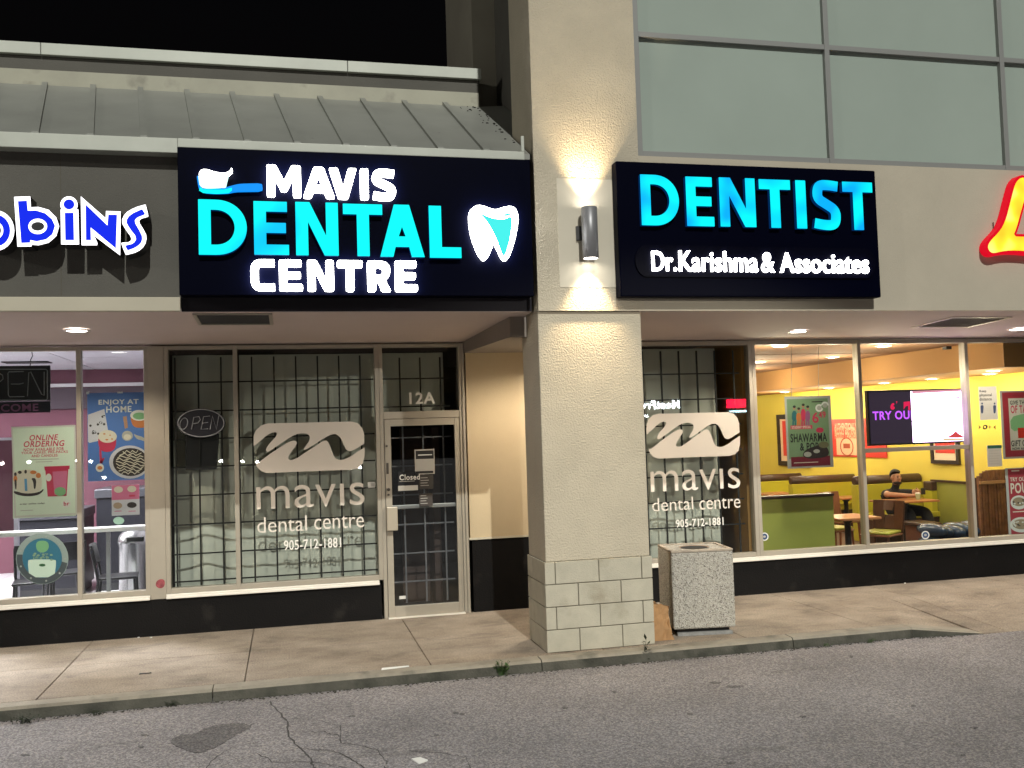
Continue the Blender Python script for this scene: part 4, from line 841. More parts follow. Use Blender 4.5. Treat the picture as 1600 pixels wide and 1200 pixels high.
# steel bin
bx = PZ(215, 918, .003); bx = Vector((PY(212, 880, 1.9).x, 1.9, 0))
TB = thing('waste_bin', 'round brushed steel waste bin with a domed top inside the shop', 'bin', (bx.x, bx.y, 0.003))
stl = mat('bright steel', (.5, .5, .5), .25, metal=.9); zt = PY(212, 850, 1.9).z
MB().lathe((bx.x, bx.y, .003), [(.19, 0), (.19, zt), (.2, zt+.01), (.2, zt+.04)], 28).build('body', stl, TB)
MB().lathe((bx.x, bx.y, zt+.044), [(.2, 0), (.19, .05), (.15, .10), (.08, .13), (.01, .14)], 28).build('dome_lid', stl, TB)
MB().box(bx.x-.07, bx.x+.12, bx.y-.205, bx.y-.15, zt+.05, zt+.10).build('flap', DARKGAP, TB)
def chair(name, label, x, y, rot, seat_m, frame_m, z=.003, wood=False, group=None):
    t = thing(name, label, 'chair', (0, 0, 0), group)
    s = MB()
    if wood: s.box(-.21, .21, -.21, .21, .43, .455)
    else: s.box(-.21, .21, -.21, .21, .44, .47)
    s.build('seat', seat_m, t, bevel=.012)
    if wood:
        s = MB(); s.box(-.19, .19, -.20, .20, .4555, .495); s.build('cushion', OLIVE, t, bevel=.018)
    bk = MB()
    n = 9; prof = [(-.215+.43*i/n) for i in range(n+1)]
    zt_ = .88 if wood else .84
    for i in range(n):
        a, b = prof[i], prof[i+1]; c = lambda u: .205+.03*(1-(u/.215)**2)
        if wood and 3 <= i <= 5:
            for (q0, q1) in ((.50, .68), (.75, zt_-.02*abs(a))): bk.hexa([(a, c(a), q0), (b, c(b), q0), (b, c(b)+.022, q0), (a, c(a)+.022, q0), (a, c(a)+.05, q1), (b, c(b)+.05, q1), (b, c(b)+.072, q1), (a, c(a)+.072, q1)])
        else:
            q0 = .50 if wood else .62
            bk.hexa([(a, c(a), q0), (b, c(b), q0), (b, c(b)+.022, q0), (a, c(a)+.022, q0), (a, c(a)+.05, zt_), (b, c(b)+.05, zt_), (b, c(b)+.072, zt_), (a, c(a)+.072, zt_)])
    bk.build('backrest', frame_m if wood else seat_m, t)
    for (sx_, sy_) in ((-1, -1), (1, -1)):
        MB().tube([(sx_*.18, sy_*.18, .44), (sx_*.20, sy_*.20, .003)], .016, 8).build('leg', frame_m, t)
    for sx_ in (-1, 1):
        MB().tube([(sx_*.21, .27, zt_-.03), (sx_*.20, .21, .5), (sx_*.19, .20, .43), (sx_*.20, .25, .003)], .016, 8).build('leg', frame_m, t)
    t.location = (x, y, z-.003); t.rotation_euler = (0, 0, R_(rot)); return t
OLIVE = mat('olive vinyl', (.36, .37, .06), .45)
DCH = mat('black chair shell', (.008, .008, .010), .4, spec=.3); CHF = mat('black chair legs', (.02, .02, .022), .4, metal=.4)
q = PY(150, 870, 1.35); chair('cafe_chair', 'black cafe chair beside the steel waste bin', q.x+.24, 1.35, 95, DCH, CHF, group='black cafe chairs')
q = PY(45, 870, 1.35); chair('cafe_chair', 'black cafe chair at the far left behind the round sign', q.x+.05, 1.35, 10, DCH, CHF, group='black cafe chairs')
q = PY(95, 870, 1.9); chair('cafe_chair', 'black cafe chair just right of the round sign', q.x, 2.0, 200, DCH, CHF, group='black cafe chairs')
# square neon OPEN sign
SY = .11
NS2 = thing('neon_sign', 'unlit square neon OPEN sign over a WELCOME panel in the shop window', 'neon sign', (PY(10, 610, SY).x, SY, PY(10, 610, SY).z))
r = px_rect(-75, 572, 79, 627, SY); MB().box(r[0], r[1], SY-.012, SY, r[2], r[3]).build('backing', mat('neon board', (.010, .010, .016), .35), NS2)
tb2 = MB(); tb2.tube([PY(a, b, SY-.02) for a, b in ((-70, 577), (72, 577), (74, 579), (74, 623), (72, 625), (-70, 625), (-72, 623), (-72, 579))], .005, 6, True)
neon(tb2, [[(37, 580.5), (14, 581), (12.5, 583), (13, 617), (15, 620), (38, 619.5)], [(17, 600), (30, 600), (37, 598.5)], [(43, 619), (45, 582), (48, 581), (65, 616), (69, 618), (69, 581)], [(-24, 620), (-22, 581), (-6, 581), (4, 586), (5, 592), (-2, 598), (-20, 599)]], SY-.02, .0045)
tb2.tube([PY(-48+15*math.cos(2*math.pi*i/20), 600+19*math.sin(2*math.pi*i/20), SY-.02) for i in range(20)], .0045, 6, True); tb2.build('tube', TUBE, NS2)
r = px_rect(-75, 628.5, 79, 646, SY); MB().box(r[0], r[1], SY-.012, SY, r[2], r[3]).build('welcome_panel', mat('welcome board', (.008, .008, .016), .35), NS2)
mb = MB(); text_px(mb, 'WELCOME', -44, 631.5, 60, 643.5, SY-.0125, depth=.002, bold=.03); mb.build('lettering', mat('mauve print', (.26, .10, .20), .5), NS2)
cd = MB(); cd.tube([PY(47, 572, SY-.006), PY(48, 562, SY), PY(51, 556, SY), PY(49, 546, SY)], .005, 6); cd.tube([PY(-40, 572, SY-.006), PY(-40, 546, SY)], .004, 6); cd.build('cord', BLACK, NS2)
# posters of the ice cream shop
PYo = .046
MINT = mat('pale mint paper', (.70, .80, .68), .6); PINKR = mat('raspberry print', (.55, .04, .10), .5); PINK = mat('pink print', (.62, .16, .30), .5); BLU = mat('cornflower blue print', (.08, .18, .50), .5); SKYB = mat('sky print', (.10, .30, .55), .5); CREAMP = mat('cream print', (.68, .62, .52), .5); CHOC = mat('dark chocolate print', (.03, .02, .02), .5); GRN = mat('mint green print', (.22, .45, .22), .5); ORN = mat('orange print', (.60, .20, .06), .5); LIL = mat('lilac paper', (.60, .58, .66), .6)
t = sheet('poster', 'pale mint online ordering poster with a cake and a pink tub', 'poster', 20, 666, 118, 808, PYo+.06, MINT, 'posters in the ice cream shop window'); Y = PYo+.06
blob_on(t, 'border', [[(17.5, 667), (118, 664), (121, 804), (23, 809)], [(20, 669.5), (115.5, 667), (118, 801.5), (25, 806)][::-1]], Y, PAPER)
text_on(t, 'ONLINE', 46, 679, 91, 688, Y, PINKR, 1, .06, .2); text_on(t, 'ORDERING', 37, 688.5, 101, 698, Y, PINKR, 1, .06, .2)
text_on(t, 'NOW AVAILABLE FOR', 37, 699.5, 100, 704.5, Y, PINKR, 1, .05); text_on(t, 'YOUR CAKES, PRE-PACKS', 33, 704.8, 106, 709.3, Y, PINKR, 1, .05); text_on(t, 'AND CANDLES', 49, 709.8, 90, 714, Y, PINKR, 1, .05)
rect_on(t, 'line', 48, 717, 92, 718.2, Y, GREYP); rect_on(t, 'line', 56, 721, 82, 722, Y, GREYP)
blob_on(t, 'cake', [smooth_poly([(22, 742), (25, 736), (45, 733), (64, 738), (66, 760), (62, 769), (40, 772), (24, 768)])], Y, CREAMP)
blob_on(t, 'plate', [smooth_poly([(21, 766), (40, 772), (62, 769), (68, 763), (68, 767), (60, 774), (40, 776), (22, 772)])], Y, CHOC, 2)
blob_on(t, 'berry', [oval(31, 738, 3, 2.5), oval(40, 737, 2, 3), oval(24, 741, 2, 3)], Y, CHOC, 2); blob_on(t, 'icing', [oval(52, 738, 5, 3), oval(60, 743, 4, 4), oval(24, 748, 3, 5)], Y, ORN, 2)
blob_on(t, 'drip', [smooth_poly([(48, 747), (57, 747), (56, 763), (53, 765), (52, 752)]), smooth_poly([(22, 750), (26, 748), (26, 764), (24, 766)])], Y, CHOC, 3); blob_on(t, 'ribbon', [[(38, 748), (42, 748), (43, 767), (39, 767)]], Y, SKYB, 3)
blob_on(t, 'tub', [[(70.5, 731), (107, 729), (104, 775), (74.5, 776)]], Y, PINKR); blob_on(t, 'tub_rim', [[(69, 729), (109, 727.5), (108.5, 733), (70, 735)]], Y, PINKR, 2)
blob_on(t, 'tub_label', [[(82, 737), (105, 735.5), (103, 772), (85, 773)]], Y, PINK, 2); blob_on(t, 'badge', [oval(76, 746, 4.5, 6)], Y, WHITE, 2); blob_on(t, 'scoop', [oval(94, 768, 9, 7)], Y, GRN, 3)
text_on(t, 'order online today', 31, 785.5, 70, 789, Y, CHOC, 1, .03); rect_on(t, 'line', 32, 797, 52, 798, Y, GREYP); blob_on(t, 'emblem', [oval(104, 787, 6.5, 6)], Y, WHITE, 1); text_on(t, 'br', 99.5, 783.5, 108.5, 790, Y, PINKR, 2, .08)
t = sheet('poster', 'tall blue poster of desserts headed ENJOY AT HOME', 'poster', 137, 613.5, 232.5, 750.5, PYo+.05, BLU, 'posters in the ice cream shop window'); Y = PYo+.05
text_on(t, 'ENJOY AT', 154, 624, 216.5, 634, Y, WHITE, 1, .05); text_on(t, 'HOME', 166, 634.5, 205.5, 644.5, Y, WHITE, 1, .05)
blob_on(t, 'paper_bag', [[(137.5, 648), (163, 639), (171, 685), (140, 692), (137.5, 690)]], Y, LIL); 
spots_ = [oval(141+random.uniform(0, 22), 648+random.uniform(2, 36), 2, 1.9, 10) for _ in range(13)]; blob_on(t, 'dots', spots_, Y, CHOC, 2)
blob_on(t, 'tub', [smooth_poly([(153, 680), (182, 678), (181, 700), (173, 706), (160, 706), (154, 698)])], Y, PINKR, 3); blob_on(t, 'ice_cream', [oval(168, 682, 14.5, 10)], Y, CREAMP, 4); blob_on(t, 'chips', [oval(163, 678, 2, 1.2, 8), oval(172, 680, 1.5, 1, 8), oval(167, 687, 2.5, 1.3, 8), oval(175, 686, 1.5, 1.5, 8)], Y, ORN, 5)
blob_on(t, 'tub', [smooth_poly([(204, 650), (231, 650), (230, 664), (224, 669), (210, 668), (205, 660)])], Y, ORN, 1); blob_on(t, 'ice_cream', [oval(217.5, 649, 14, 8.5)], Y, WHITE, 2); blob_on(t, 'mint', [oval(218, 650, 10.5, 5.5)], Y, GRN, 3)
blob_on(t, 'scoop_handle', [[(192, 651), (198, 650), (200, 668), (195, 670)]], Y, mat('wood print', (.45, .25, .16), .5)); blob_on(t, 'scoop', [oval(199, 681, 8.5, 8)], Y, GREYP); blob_on(t, 'ice_cream', [oval(199, 683, 6, 4.5)], Y, CREAMP, 2); blob_on(t, 'spoon', [smooth_poly([(208, 677), (213, 680), (225, 683), (231, 692), (222, 688), (213, 686)])], Y, GREYP)
blob_on(t, 'spoon', [[(155, 700), (158, 699), (160, 724), (156, 724)], [(160, 716), (164, 715), (159, 724), (156, 722)]], Y, PINKR, 2); blob_on(t, 'badge', [oval(156, 731, 6.5, 6.5)], Y, WHITE, 2); blob_on(t, 'badge_core', [oval(156, 731, 4, 3)], Y, ORN, 3)
pz = [(a, b) for a, b in oval(202.5, 722, 32, 26) if a <= 232.5]; blob_on(t, 'plate', [pz], Y, LIL, 1)
pz = [(a, b) for a, b in oval(204, 722, 27.5, 22) if a <= 232.3]; blob_on(t, 'brownie', [pz], Y, CHOC, 2)
dr = []
for k in range(9):
    y0_ = 705+4.1*k; x0_ = 204-math.sqrt(max(0, 1-((y0_-722)/20)**2))*23; x1_ = min(229, 204+math.sqrt(max(0, 1-((y0_-722)/20)**2))*22)
    n = 8; a = [(x0_+(x1_-x0_)*i/n, y0_+2.2*math.sin(i*2.1+k)) for i in range(n+1)]; dr.append(a+[(p_[0], p_[1]+1.5) for p_ in a[::-1]])
blob_on(t, 'drizzle', dr, Y, CREAMP, 3)
tp = MB()
for a, b, c, d in ((135, 612, 139.5, 616), (183.5, 612.5, 192, 614.5), (226, 613, 232, 615)): tp.box(*px_rect(a, b, c, d, Y-.006)[:2], Y-.010, Y-.009, *px_rect(a, b, c, d, Y-.006)[2:])
tp.build('tape', WHITE, t)
t = sheet('poster', 'small pink and white sheet with four desserts under the blue poster', 'poster', 174.5, 757.5, 218, 805, PYo+.05, LIL, 'posters in the ice cream shop window'); Y = PYo+.05
rect_on(t, 'pink_field', 174.7, 757.7, 217.8, 780.5, Y, PINK); blob_on(t, 'dessert', [oval(185, 765, 7, 5), oval(206, 764, 7, 5)], Y, CREAMP, 2); blob_on(t, 'dessert', [oval(184, 790, 7, 5)], Y, mat('caramel print', (.42, .30, .22), .6), 2); blob_on(t, 'dessert', [oval(206, 789, 7.5, 4.5)], Y, CHOC, 2)
rect_on(t, 'line', 179, 798, 190, 799.3, Y, PINK); rect_on(t, 'line', 201, 798, 212, 799.3, Y, PINK); rect_on(t, 'line', 202, 773, 211, 776, Y, PINKR, 2)
mb = MB(); shape_px(mb, [oval(185.5, 813.5, 8.5, 6)], PYo+.04, .002); t = tag(mb.build('round_sticker', mat('pale aqua sticker', (.42, .60, .50), .5)), 'small oval aqua sticker on glass beneath the pink and white sheet', 'sticker')
RSg = thing('round_sign', 'round dessert sign with grey rim low on the ice cream window', 'sign', (PY(66, 872, PYo+.06).x, PYo+.06, PY(66, 910, PYo+.06).z)); Y = PYo+.06
mb = MB(); shape_px(mb, [oval(66, 873, 41, 40)], Y+.003, .003); mb.build('disc', mat('grey mint rim', (.34, .38, .36), .5), RSg)
blob_on(RSg, 'dark_rim', [[(66+40*math.cos(R_(a)), 873+39*math.sin(R_(a))) for a in range(10, 191, 9)]+[(66+31*math.cos(R_(a)), 872+31*math.sin(R_(a))) for a in range(190, 9, -9)]], Y, mat('dark rim print', (.07, .08, .09), .5)); blob_on(RSg, 'blue_field', [oval(66, 872, 31, 31)], Y, mat('teal print', (.035, .17, .27), .5), 2)
blob_on(RSg, 'cup', [smooth_poly([(43, 876), (48, 874), (86, 874), (88, 878), (85, 902), (46, 902)], 1)], Y, MINT, 3); blob_on(RSg, 'cone_scoop', [smooth_poly([(56, 852), (58, 846), (66, 844.5), (74, 846), (77, 853), (74, 861), (66, 864), (58, 861)])], Y, GRN, 3)
blob_on(RSg, 'crumbs', [oval(50+random.uniform(0, 32), 869+random.uniform(-5, 6), 2.4, 1.6, 8) for _ in range(22)], Y, mat('pale green crumbs', (.28, .40, .26), .6), 4); blob_on(RSg, 'leaf', [oval(66, 883, 5, 2.2)], Y, mat('dark green leaf', (.03, .12, .04), .6), 5)
blob_on(RSg, 'stud', [oval(66+35.5*math.cos(R_(a)), 873+35*math.sin(R_(a)), 1.6, 1.6, 8) for a in range(0, 360, 40)], Y, GREYP, 3)

# ================================================================== RESTAURANT INTERIOR
YEL = mat('mustard yellow wall', (.70, .57, .085), .75, var=(.8, .06)); OLG = mat('olive green vinyl panel', (.27, .28, .05), .55, var=(2, .06)); BRN = mat('brown leather bolster', (.055, .028, .018), .38); WOOD = mat('red brown wood', (.20, .075, .035), .35, var=(6, .2)); TABLE = mat('orange wood table', (.42, .18, .075), .3, var=(5, .12)); PEAR = mat('lime booth vinyl', (.46, .43, .035), .45)
SWX = 10.3; CZ = 2.96
MB().box(SWX, SWX+.1, YR+.13, 13, 0, 3.1).build('interior_wall', YEL, TW)
MB().box(5.34, SWX, 13, 13.1, 0, 3.1).build('interior_wall', YEL, TW)
MB().box(5.25, 5.33, YR+.12, 13, 0, 3.1).build('interior_wall', mat('orange partition', (.45, .25, .08), .8), TW)
MB().box(5.34, SWX, YR+.12, 13, -.02, .001).build('interior_floor', mat('brown tile floor', (.16, .10, .07), .4), TW)
CEIL = mat('peach ceiling', (.23, .115, .055), .85, var=(.6, .08))
MB().box(5.34, SWX, YR+.12, 13, CZ, CZ+.05).build('interior_ceiling', CEIL, TW)
MB().box(8.9, SWX-.001, YR+.12, 12.9, 2.60, CZ-.001).build('bulkhead', mat('orange bulkhead', (.36, .185, .06), .8), TW)
cg = MB()
for y in (1.9, 3.9, 6.2): cg.box(5.4, 8.89, y, y+.02, CZ-.006, CZ-.001)
cg.box(5.4, 8.89, 2.9, 3.0, CZ-.004, CZ-.001); cg.build('ceiling_joint', mat('ceiling joint', (.18, .10, .06), .8), TW)
AMB = (1, .86, .62)
for i, (x, y, z, lb) in enumerate(((6.1, .5, CZ, 'first lamp of the row along the glass'), (7.7, .66, CZ, 'second lamp of the row along the glass'), (9.3, .55, 2.6, 'third lamp of the row along the glass'), (7.3, 3.3, CZ, 'lamp in the middle of the peach ceiling'), (8.0, 5.2, CZ, 'rear right lamp of the peach ceiling'), (8.1, 2.5, CZ, 'lamp beside the orange bulkhead'), (6.9, 7.6, CZ, 'rear left lamp of the peach ceiling'),
                        (8.2, 9.6, CZ, 'rearmost lamp added to brighten the far wall'), (9.75, 6.9, 2.6, 'farthest lamp under the bulkhead'), (9.75, 5.3, 2.6, 'second farthest lamp under the bulkhead'), (9.8, 3.7, 2.6, 'bulkhead lamp above the seated man'), (9.85, 2.55, 2.6, 'bulkhead lamp above the green panel'), (9.9, 1.35, 2.6, 'bulkhead lamp near the physical distance notice'))):  # the rearmost lamp is added to brighten the far yellow wall
    t = downlight(x, y, z, 'restaurant ceiling ' + lb, 'restaurant ceiling lamps', 0, AMB, E_LAMP, 150, .075)
    point('light', (x if z > 2.7 else x-.1, y, z-.38), (46 if z > 2.7 else 24)*(1.9 if y > 4.5 else 1), AMB, t, .09)
# booths
def booth(label, x0, x1, y, zt, depth=.16):
    t = thing('booth_bench', label, 'bench', ((x0+x1)/2, y, 0), 'booth benches along the yellow wall')
    MB().box(x0, x1, y, y+depth, .002, zt-.13).build('backrest', PEAR, t, bevel=.01)
    MB().lathe((x0, y+depth/2, zt-.075), [(.06, 0), (.085, .02), (.085, x1-x0-.02), (.06, x1-x0)], 20, 'x').build('bolster', BRN, t)
    MB().box(x0, x1, y-.45, y-.002, .38, .47).build('seat', PEAR, t, bevel=.015)
    MB().box(x0+.01, x1-.01, y-.42, y-.003, .002, .379).build('plinth', BRN, t); return t
xa = PY(1338, 750, 3.5).x; booth('lime booth bench with brown bolster behind the seated man', xa, SWX-.01, 3.5, PX(1440, 744, SWX).z+.04)
xa = PY(1238, 748, 5.4).x; booth('middle lime booth bench with brown bolster behind the man', xa, SWX-.01, 5.4, PX(1330, 743, SWX).z+.03)
xa = PY(1180, 748, 7.3).x; booth('farthest lime booth bench with brown bolster at the left mullion', xa, SWX-.01, 7.3, PX(1250, 741, SWX).z+.02)
# near booth back by the window
fx0, fx1, fz = PY(1184, 780, .35).x, PY(1302, 777, .35).x, PY(1245, 775, .35).z
t = thing('booth_partition', 'olive green booth back with dark cap close behind the glass', 'partition', ((fx0+fx1)/2, .35, 0))
MB().box(fx0, fx1, .35, .47, .002, fz-.02).build('panel', OLG, t, bevel=.008); MB().box(fx0-.01, fx1+.01, .34, .48, fz-.0195, fz+.012).build('cap', BRN, t, bevel=.005)
# green wainscot by the side wall
z0 = PX(1485, 752, SWX).z; ya, yb = PX(1456, 755, SWX-.04).y, PX(1519, 750, SWX-.04).y
t = thing('wall_panel', 'olive green panel with dark top rail below the framed red picture', 'panel', (SWX, (ya+yb)/2, 0))
MB().box(SWX-.05, SWX-.001, yb-.6, ya, .002, z0-.02).build('panel', OLG, t); MB().box(SWX-.07, SWX-.001, yb-.6, ya, z0-.0195, z0+.015).build('rail', BRN, t)
t = thing('booth_end', 'narrow lime booth end with brown bolster beside the green panel', 'bench', (PY(1452, 800, 3.2).x, 3.2, 0))
a = PY(1449, 755, 3.2).x; b = PY(1457, 755, 3.2).x; MB().box(a, b, 3.1, 3.3, .002, .80).build('panel', PEAR, t); MB().box(a-.005, b+.005, 3.09, 3.31, .801, PY(1452, 752, 3.2).z).build('bolster', BRN, t, bevel=.02)
def cafe_table(label, x0, x1, y0, y1, z):
    t = thing('cafe_table', label, 'table', ((x0+x1)/2, (y0+y1)/2, 0), 'restaurant tables'); cx, cy = (x0+x1)/2, (y0+y1)/2
    MB().box(x0, x1, y0, y1, z-.03, z).build('tabletop', TABLE, t, bevel=.008)
    MB().lathe((cx, cy, .002), [(.24, 0), (.23, .02), (.05, .04), (.04, .1), (.04, z-.09), (.10, z-.033)], 18).build('pedestal', BLACKMETAL, t); return t
p = PZ(1328, 806, .75); cafe_table('orange wood table nearest the glass with black pedestal', p.x-.34, p.x+.26, p.y-.3, p.y+.3, .75)
T2 = PZ(1413, 780, .74); T2Y = 2.55; cafe_table('orange wood table where the man sits', PY(1375, 781, T2Y).x, PY(1450, 781, T2Y).x, T2Y-.28, T2Y+.28, PY(1413, 781, T2Y).z)
TZ = PY(1413, 781, T2Y).z
cafe_table('small table between the far booths', PY(1300, 776, 5).x, PY(1338, 776, 5).x, 4.7, 5.2, PY(1320, 776, 5).z)
cafe_table('farthest table seen over the green booth back', PY(1193, 772, 6.2).x, PY(1238, 772, 6.2).x, 6.0, 6.6, PY(1215, 771, 6.2).z)
# wooden chairs
p = PZ(1357, 832, .48); chair('wood_chair', 'brown slotted wood chair turned away nearest the mullion', PY(1376, 815, .95).x, .95, -60, WOOD, mat('dark wood', (.085, .035, .02), .35, var=(8, .2)), wood=True, group='wood chairs with olive pads')
p = PZ(1322, 826, .48); chair('wood_chair', 'brown wood chair with olive pad left of the near table', p.x-.05, p.y+.25, 20, WOOD, WOOD, wood=True, group='wood chairs with olive pads')
chair('wood_chair', 'brown wood chair tucked beyond the near table', PY(1318, 790, 2.6).x, 2.7, 10, WOOD, WOOD, wood=True, group='wood chairs with olive pads')
# seat end and blue bundle
t = thing('stool', 'brown boxy bench end with padded top at the foot of the man', 'stool', (PZ(1438, 816, .45).x, 1.9, 0))
p = PZ(1438, 816, .45); MB().box(p.x-.14, p.x+.18, p.y-.25, p.y+.25, .40, .46).build('cushion', BRN, t, bevel=.02); MB().box(p.x-.10, p.x+.16, p.y-.2, p.y+.22, .002, .399).build('base', mat('brown stool base', (.12, .05, .03), .5), t)
bl = MB(); a = PY(1453, 830, 1.25); b = PY(1572, 826, 1.25); zt = PY(1490, 821, 1.2).z
for k in range(9):
    for j in range(3):
        xx = a.x+(b.x-a.x)*(k+.5)/9; zz = .02+(zt-.02)*(j+.5)/3
        bl.ell((xx, 1.3+random.uniform(-.05, .05), zz+random.uniform(-.02, .02)), ((b.x-a.x)/9*.85, .3, zt/3*.62), 12, 8)
tag(bl.build('plastic_bundle', mat('navy plastic wrap', (.025, .065, .15), .25)), 'shiny navy blue wrapped bundle on the floor by the glass', 'bundle')
# slatted wooden partition
a, b, c = PY(1527, 740, 1.0), PY(1600, 740, 1.0), PY(1535, 735, 1.0)
t = thing('slat_partition', 'brown vertical slat partition with rounded top corner behind the food poster', 'partition', (a.x, 1.0, 0))
st = MB(); n = 26; w = (b.x+.5-a.x)/n
for k in range(n):
    zt_ = c.z-.10*max(0, 1-(k+.5)/4)**2; st.box(a.x+w*k+.004, a.x+w*(k+1)-.008, .985+random.uniform(-.006, .006), 1.03, .002, zt_)
st.build('slats', mat('slat wood', (.22, .10, .05), .5, var=(9, .35)), t); zr = PY(1550, 753, 1.0).z
MB().box(a.x, b.x+.5, .95, .984-.008, zr-.02, zr+.02).build('rail', mat('pale wood rail', (.42, .24, .12), .5), t); MB().box(a.x, b.x+.5, 1.031, 1.06, .002, c.z-.1).build('backing', BRN, t)
# framed pictures and red panels on the yellow side wall
def wallpic(name, label, y0, y1, z0, z1, m, rim=None, rw=.06):
    t = thing(name, label, 'picture', (SWX, (y0+y1)/2, z0), 'pictures on the yellow wall')
    MB().box(SWX-.02, SWX-.001, y0, y1, z0, z1).build('sheet', m, t)
    if rim:
        f = MB()
        for (a, b, c, d) in ((y0-rw, y1+rw, z0-rw, z0), (y0-rw, y1+rw, z1, z1+rw), (y0-rw, y0, z0, z1), (y1, y1+rw, z0, z1)): f.box(SWX-.045, SWX-.001, a, b, c, d)
        f.build('frame', rim, t)
    return t
def wall_text(t, body, ya, yb, z0, z1, m, bold=.02, k=1):
    vs, fs = curve_geo(text=body, bold=bold, ext=.02, res=3); u0 = min(v.x for v in vs); u1 = max(v.x for v in vs); a0 = min(v.y for v in vs); a1 = max(v.y for v in vs)
    mb = MB(); mb.add([(SWX-.0202-.002*k-(v.z*.02), ya+(v.x-u0)/(u1-u0)*(yb-ya), z0+(v.y-a0)/(a1-a0)*(z1-z0)) for v in vs], fs); mb.build('lettering', m, t)
REDP = mat('red poster', (.62, .035, .02), .5); PEACH = mat('peach print', (.75, .45, .28), .5); FRB = mat('black brown frame', (.025, .015, .012), .4)
t = wallpic('wall_poster', 'large red poster with pale lettering and a peach panel', PX(1385, 680, SWX).y, PX(1297, 680, SWX).y, PX(1340, 714, SWX).z, PX(1340, 654, SWX).z, REDP)
yl, yr = PX(1306, 680, SWX).y, PX(1341, 680, SWX).y
for body, a, b in (('AUTHENTICALLY', 668, 663.5), ('MIDDLE EASTERN.', 675, 670), ('PROUDLY CANADIAN.', 682, 677.5)): wall_text(t, body, yl, yr, PX(1324, a, SWX).z-.05, PX(1324, b, SWX).z+.03, PEACH, .03)
f = MB(); f.box(SWX-.026, SWX-.0205, PX(1341, 700, SWX).y, PX(1309, 700, SWX).y, PX(1325, 711, SWX).z, PX(1325, 685, SWX).z); f.build('peach_panel', PEACH, t)
f = MB(); yc, zc2 = PX(1325, 698, SWX).y, PX(1325, 698, SWX).z
vs, fs = curve_geo(splines=[oval(0, 0, .22, .18), oval(0, 0, .19, .155)[::-1], [(-.11, -.03), (.11, -.03), (.11, .06), (-.11, .06)]], ext=.001); f.add([(SWX-.0275-v.z, yc+v.x, zc2+v.y) for v in vs], fs); f.build('emblem', mat('brick print', (.35, .06, .02), .5), t)
t = wallpic('framed_picture', 'black framed red picture left of the hanging green poster', PX(1262, 690, SWX).y, PX(1221, 690, SWX).y, PX(1222, 720, SWX).z, PX(1222, 655, SWX).z, mat('cream mount', (.75, .55, .35), .6), FRB, .10)
f = MB(); f.box(SWX-.024, SWX-.0205, PX(1262, 690, SWX).y+.1, PX(1225, 690, SWX).y, PX(1222, 712, SWX).z, PX(1222, 658, SWX).z); f.build('print', REDP, t)
t = wallpic('framed_picture', 'black framed red picture under the television', PX(1497, 710, SWX).y, PX(1461, 710, SWX).y, PX(1480, 719, SWX).z, PX(1480, 660, SWX).z, mat('cream mount two', (.75, .62, .45), .6), FRB, .06)
f = MB(); f.box(SWX-.024, SWX-.0205, PX(1494, 710, SWX).y, PX(1464, 710, SWX).y, PX(1480, 708, SWX).z, PX(1480, 664, SWX).z); f.build('print', REDP, t)
vs, fs = curve_geo(text='Y', bold=.02, ext=.02, res=3)
# television
TVY = .10; r = px_rect(1356.5, 608.5, 1507, 694, TVY)
TV = thing('television', 'wall television with dark left half and glowing white right half', 'television', ((r[0]+r[1])/2, TVY, r[2]))
MB().box(r[0], r[1], TVY, TVY+.06, r[2], r[3]).build('body', mat('television black', (.01, .01, .012), .3), TV, bevel=.006)
xm = PY(1424.5, 650, TVY).x; b_ = .022
MB().box(r[0]+b_, xm, TVY-.0015, TVY-.0002, r[2]+b_, r[3]-b_).build('screen', emit('dark screen', (.075, .05, .08), .55), TV, label='dark half of the screen with purple words')
MB().box(xm+.0005, r[1]-b_, TVY-.0015, TVY-.0002, r[2]+b_, r[3]-b_).build('screen', emit('white screen', (.92, .62, 1), 6.5), TV, label='glowing white half of the screen')
mb = MB(); text_px(mb, 'TRY OUR', 1363.5, 642, 1432, 655.5, TVY-.002, depth=.001, bold=.03); mb.v = [v if v.x < xm else Vector((xm-.0005, v.y, v.z)) for v in mb.v]; mb.build('lettering', emit('violet letters', (.55, .10, 1), 1.6), TV)
mb = MB(); shape_px(mb, [smooth_poly([(1392, 632), (1396, 629), (1398, 632), (1395, 634), (1399, 637), (1395, 641), (1391, 638)], 1), [(1400, 627), (1402, 627), (1401, 631)], [(1412, 628), (1422, 627), (1422, 641), (1419, 641), (1419, 634), (1415, 635), (1412, 640)]], TVY-.002, .001); mb.build('red_marks', emit('red marks', (.9, .02, .10), 1.0), TV)
mb = MB(); shape_px(mb, [smooth_poly([(1476, 684), (1488, 679), (1493, 673), (1498, 678), (1505, 681), (1505, 684)], 1)], TVY-.002, .001); mb.build('red_dish', emit('red dish', (.75, .08, .08), 1), TV)
mb = MB(); shape_px(mb, [[(1476, 684.5), (1505, 684.5), (1505, 688), (1470, 688.5)]], TVY-.002, .001); mb.build('cream_band', emit('cream band', (.9, .62, .35), 1), TV)
mb = MB(); shape_px(mb, [[(1425, 611), (1503, 608), (1503, 611), (1425, 615)]], TVY-.002, .001); mb.build('pink_band', emit('pink band', (.85, .35, .42), 1), TV)
mb = MB(); shape_px(mb, [oval(1456+a, 669+b, 1.8, 1, 8) for a, b in ((0, 0), (14, 1), (25, -3), (32, -2), (10, 8), (16, 7))]+[[(1425, 620), (1432, 620), (1432, 621.5), (1425, 621.5)], [(1425, 657.5), (1438, 657), (1438, 658.5), (1425, 659)], [(1488, 621), (1500, 620), (1500, 622), (1488, 623)]], TVY-.002, .001); mb.build('grey_marks', emit('grey marks', (.35, .25, .32), 1), TV)
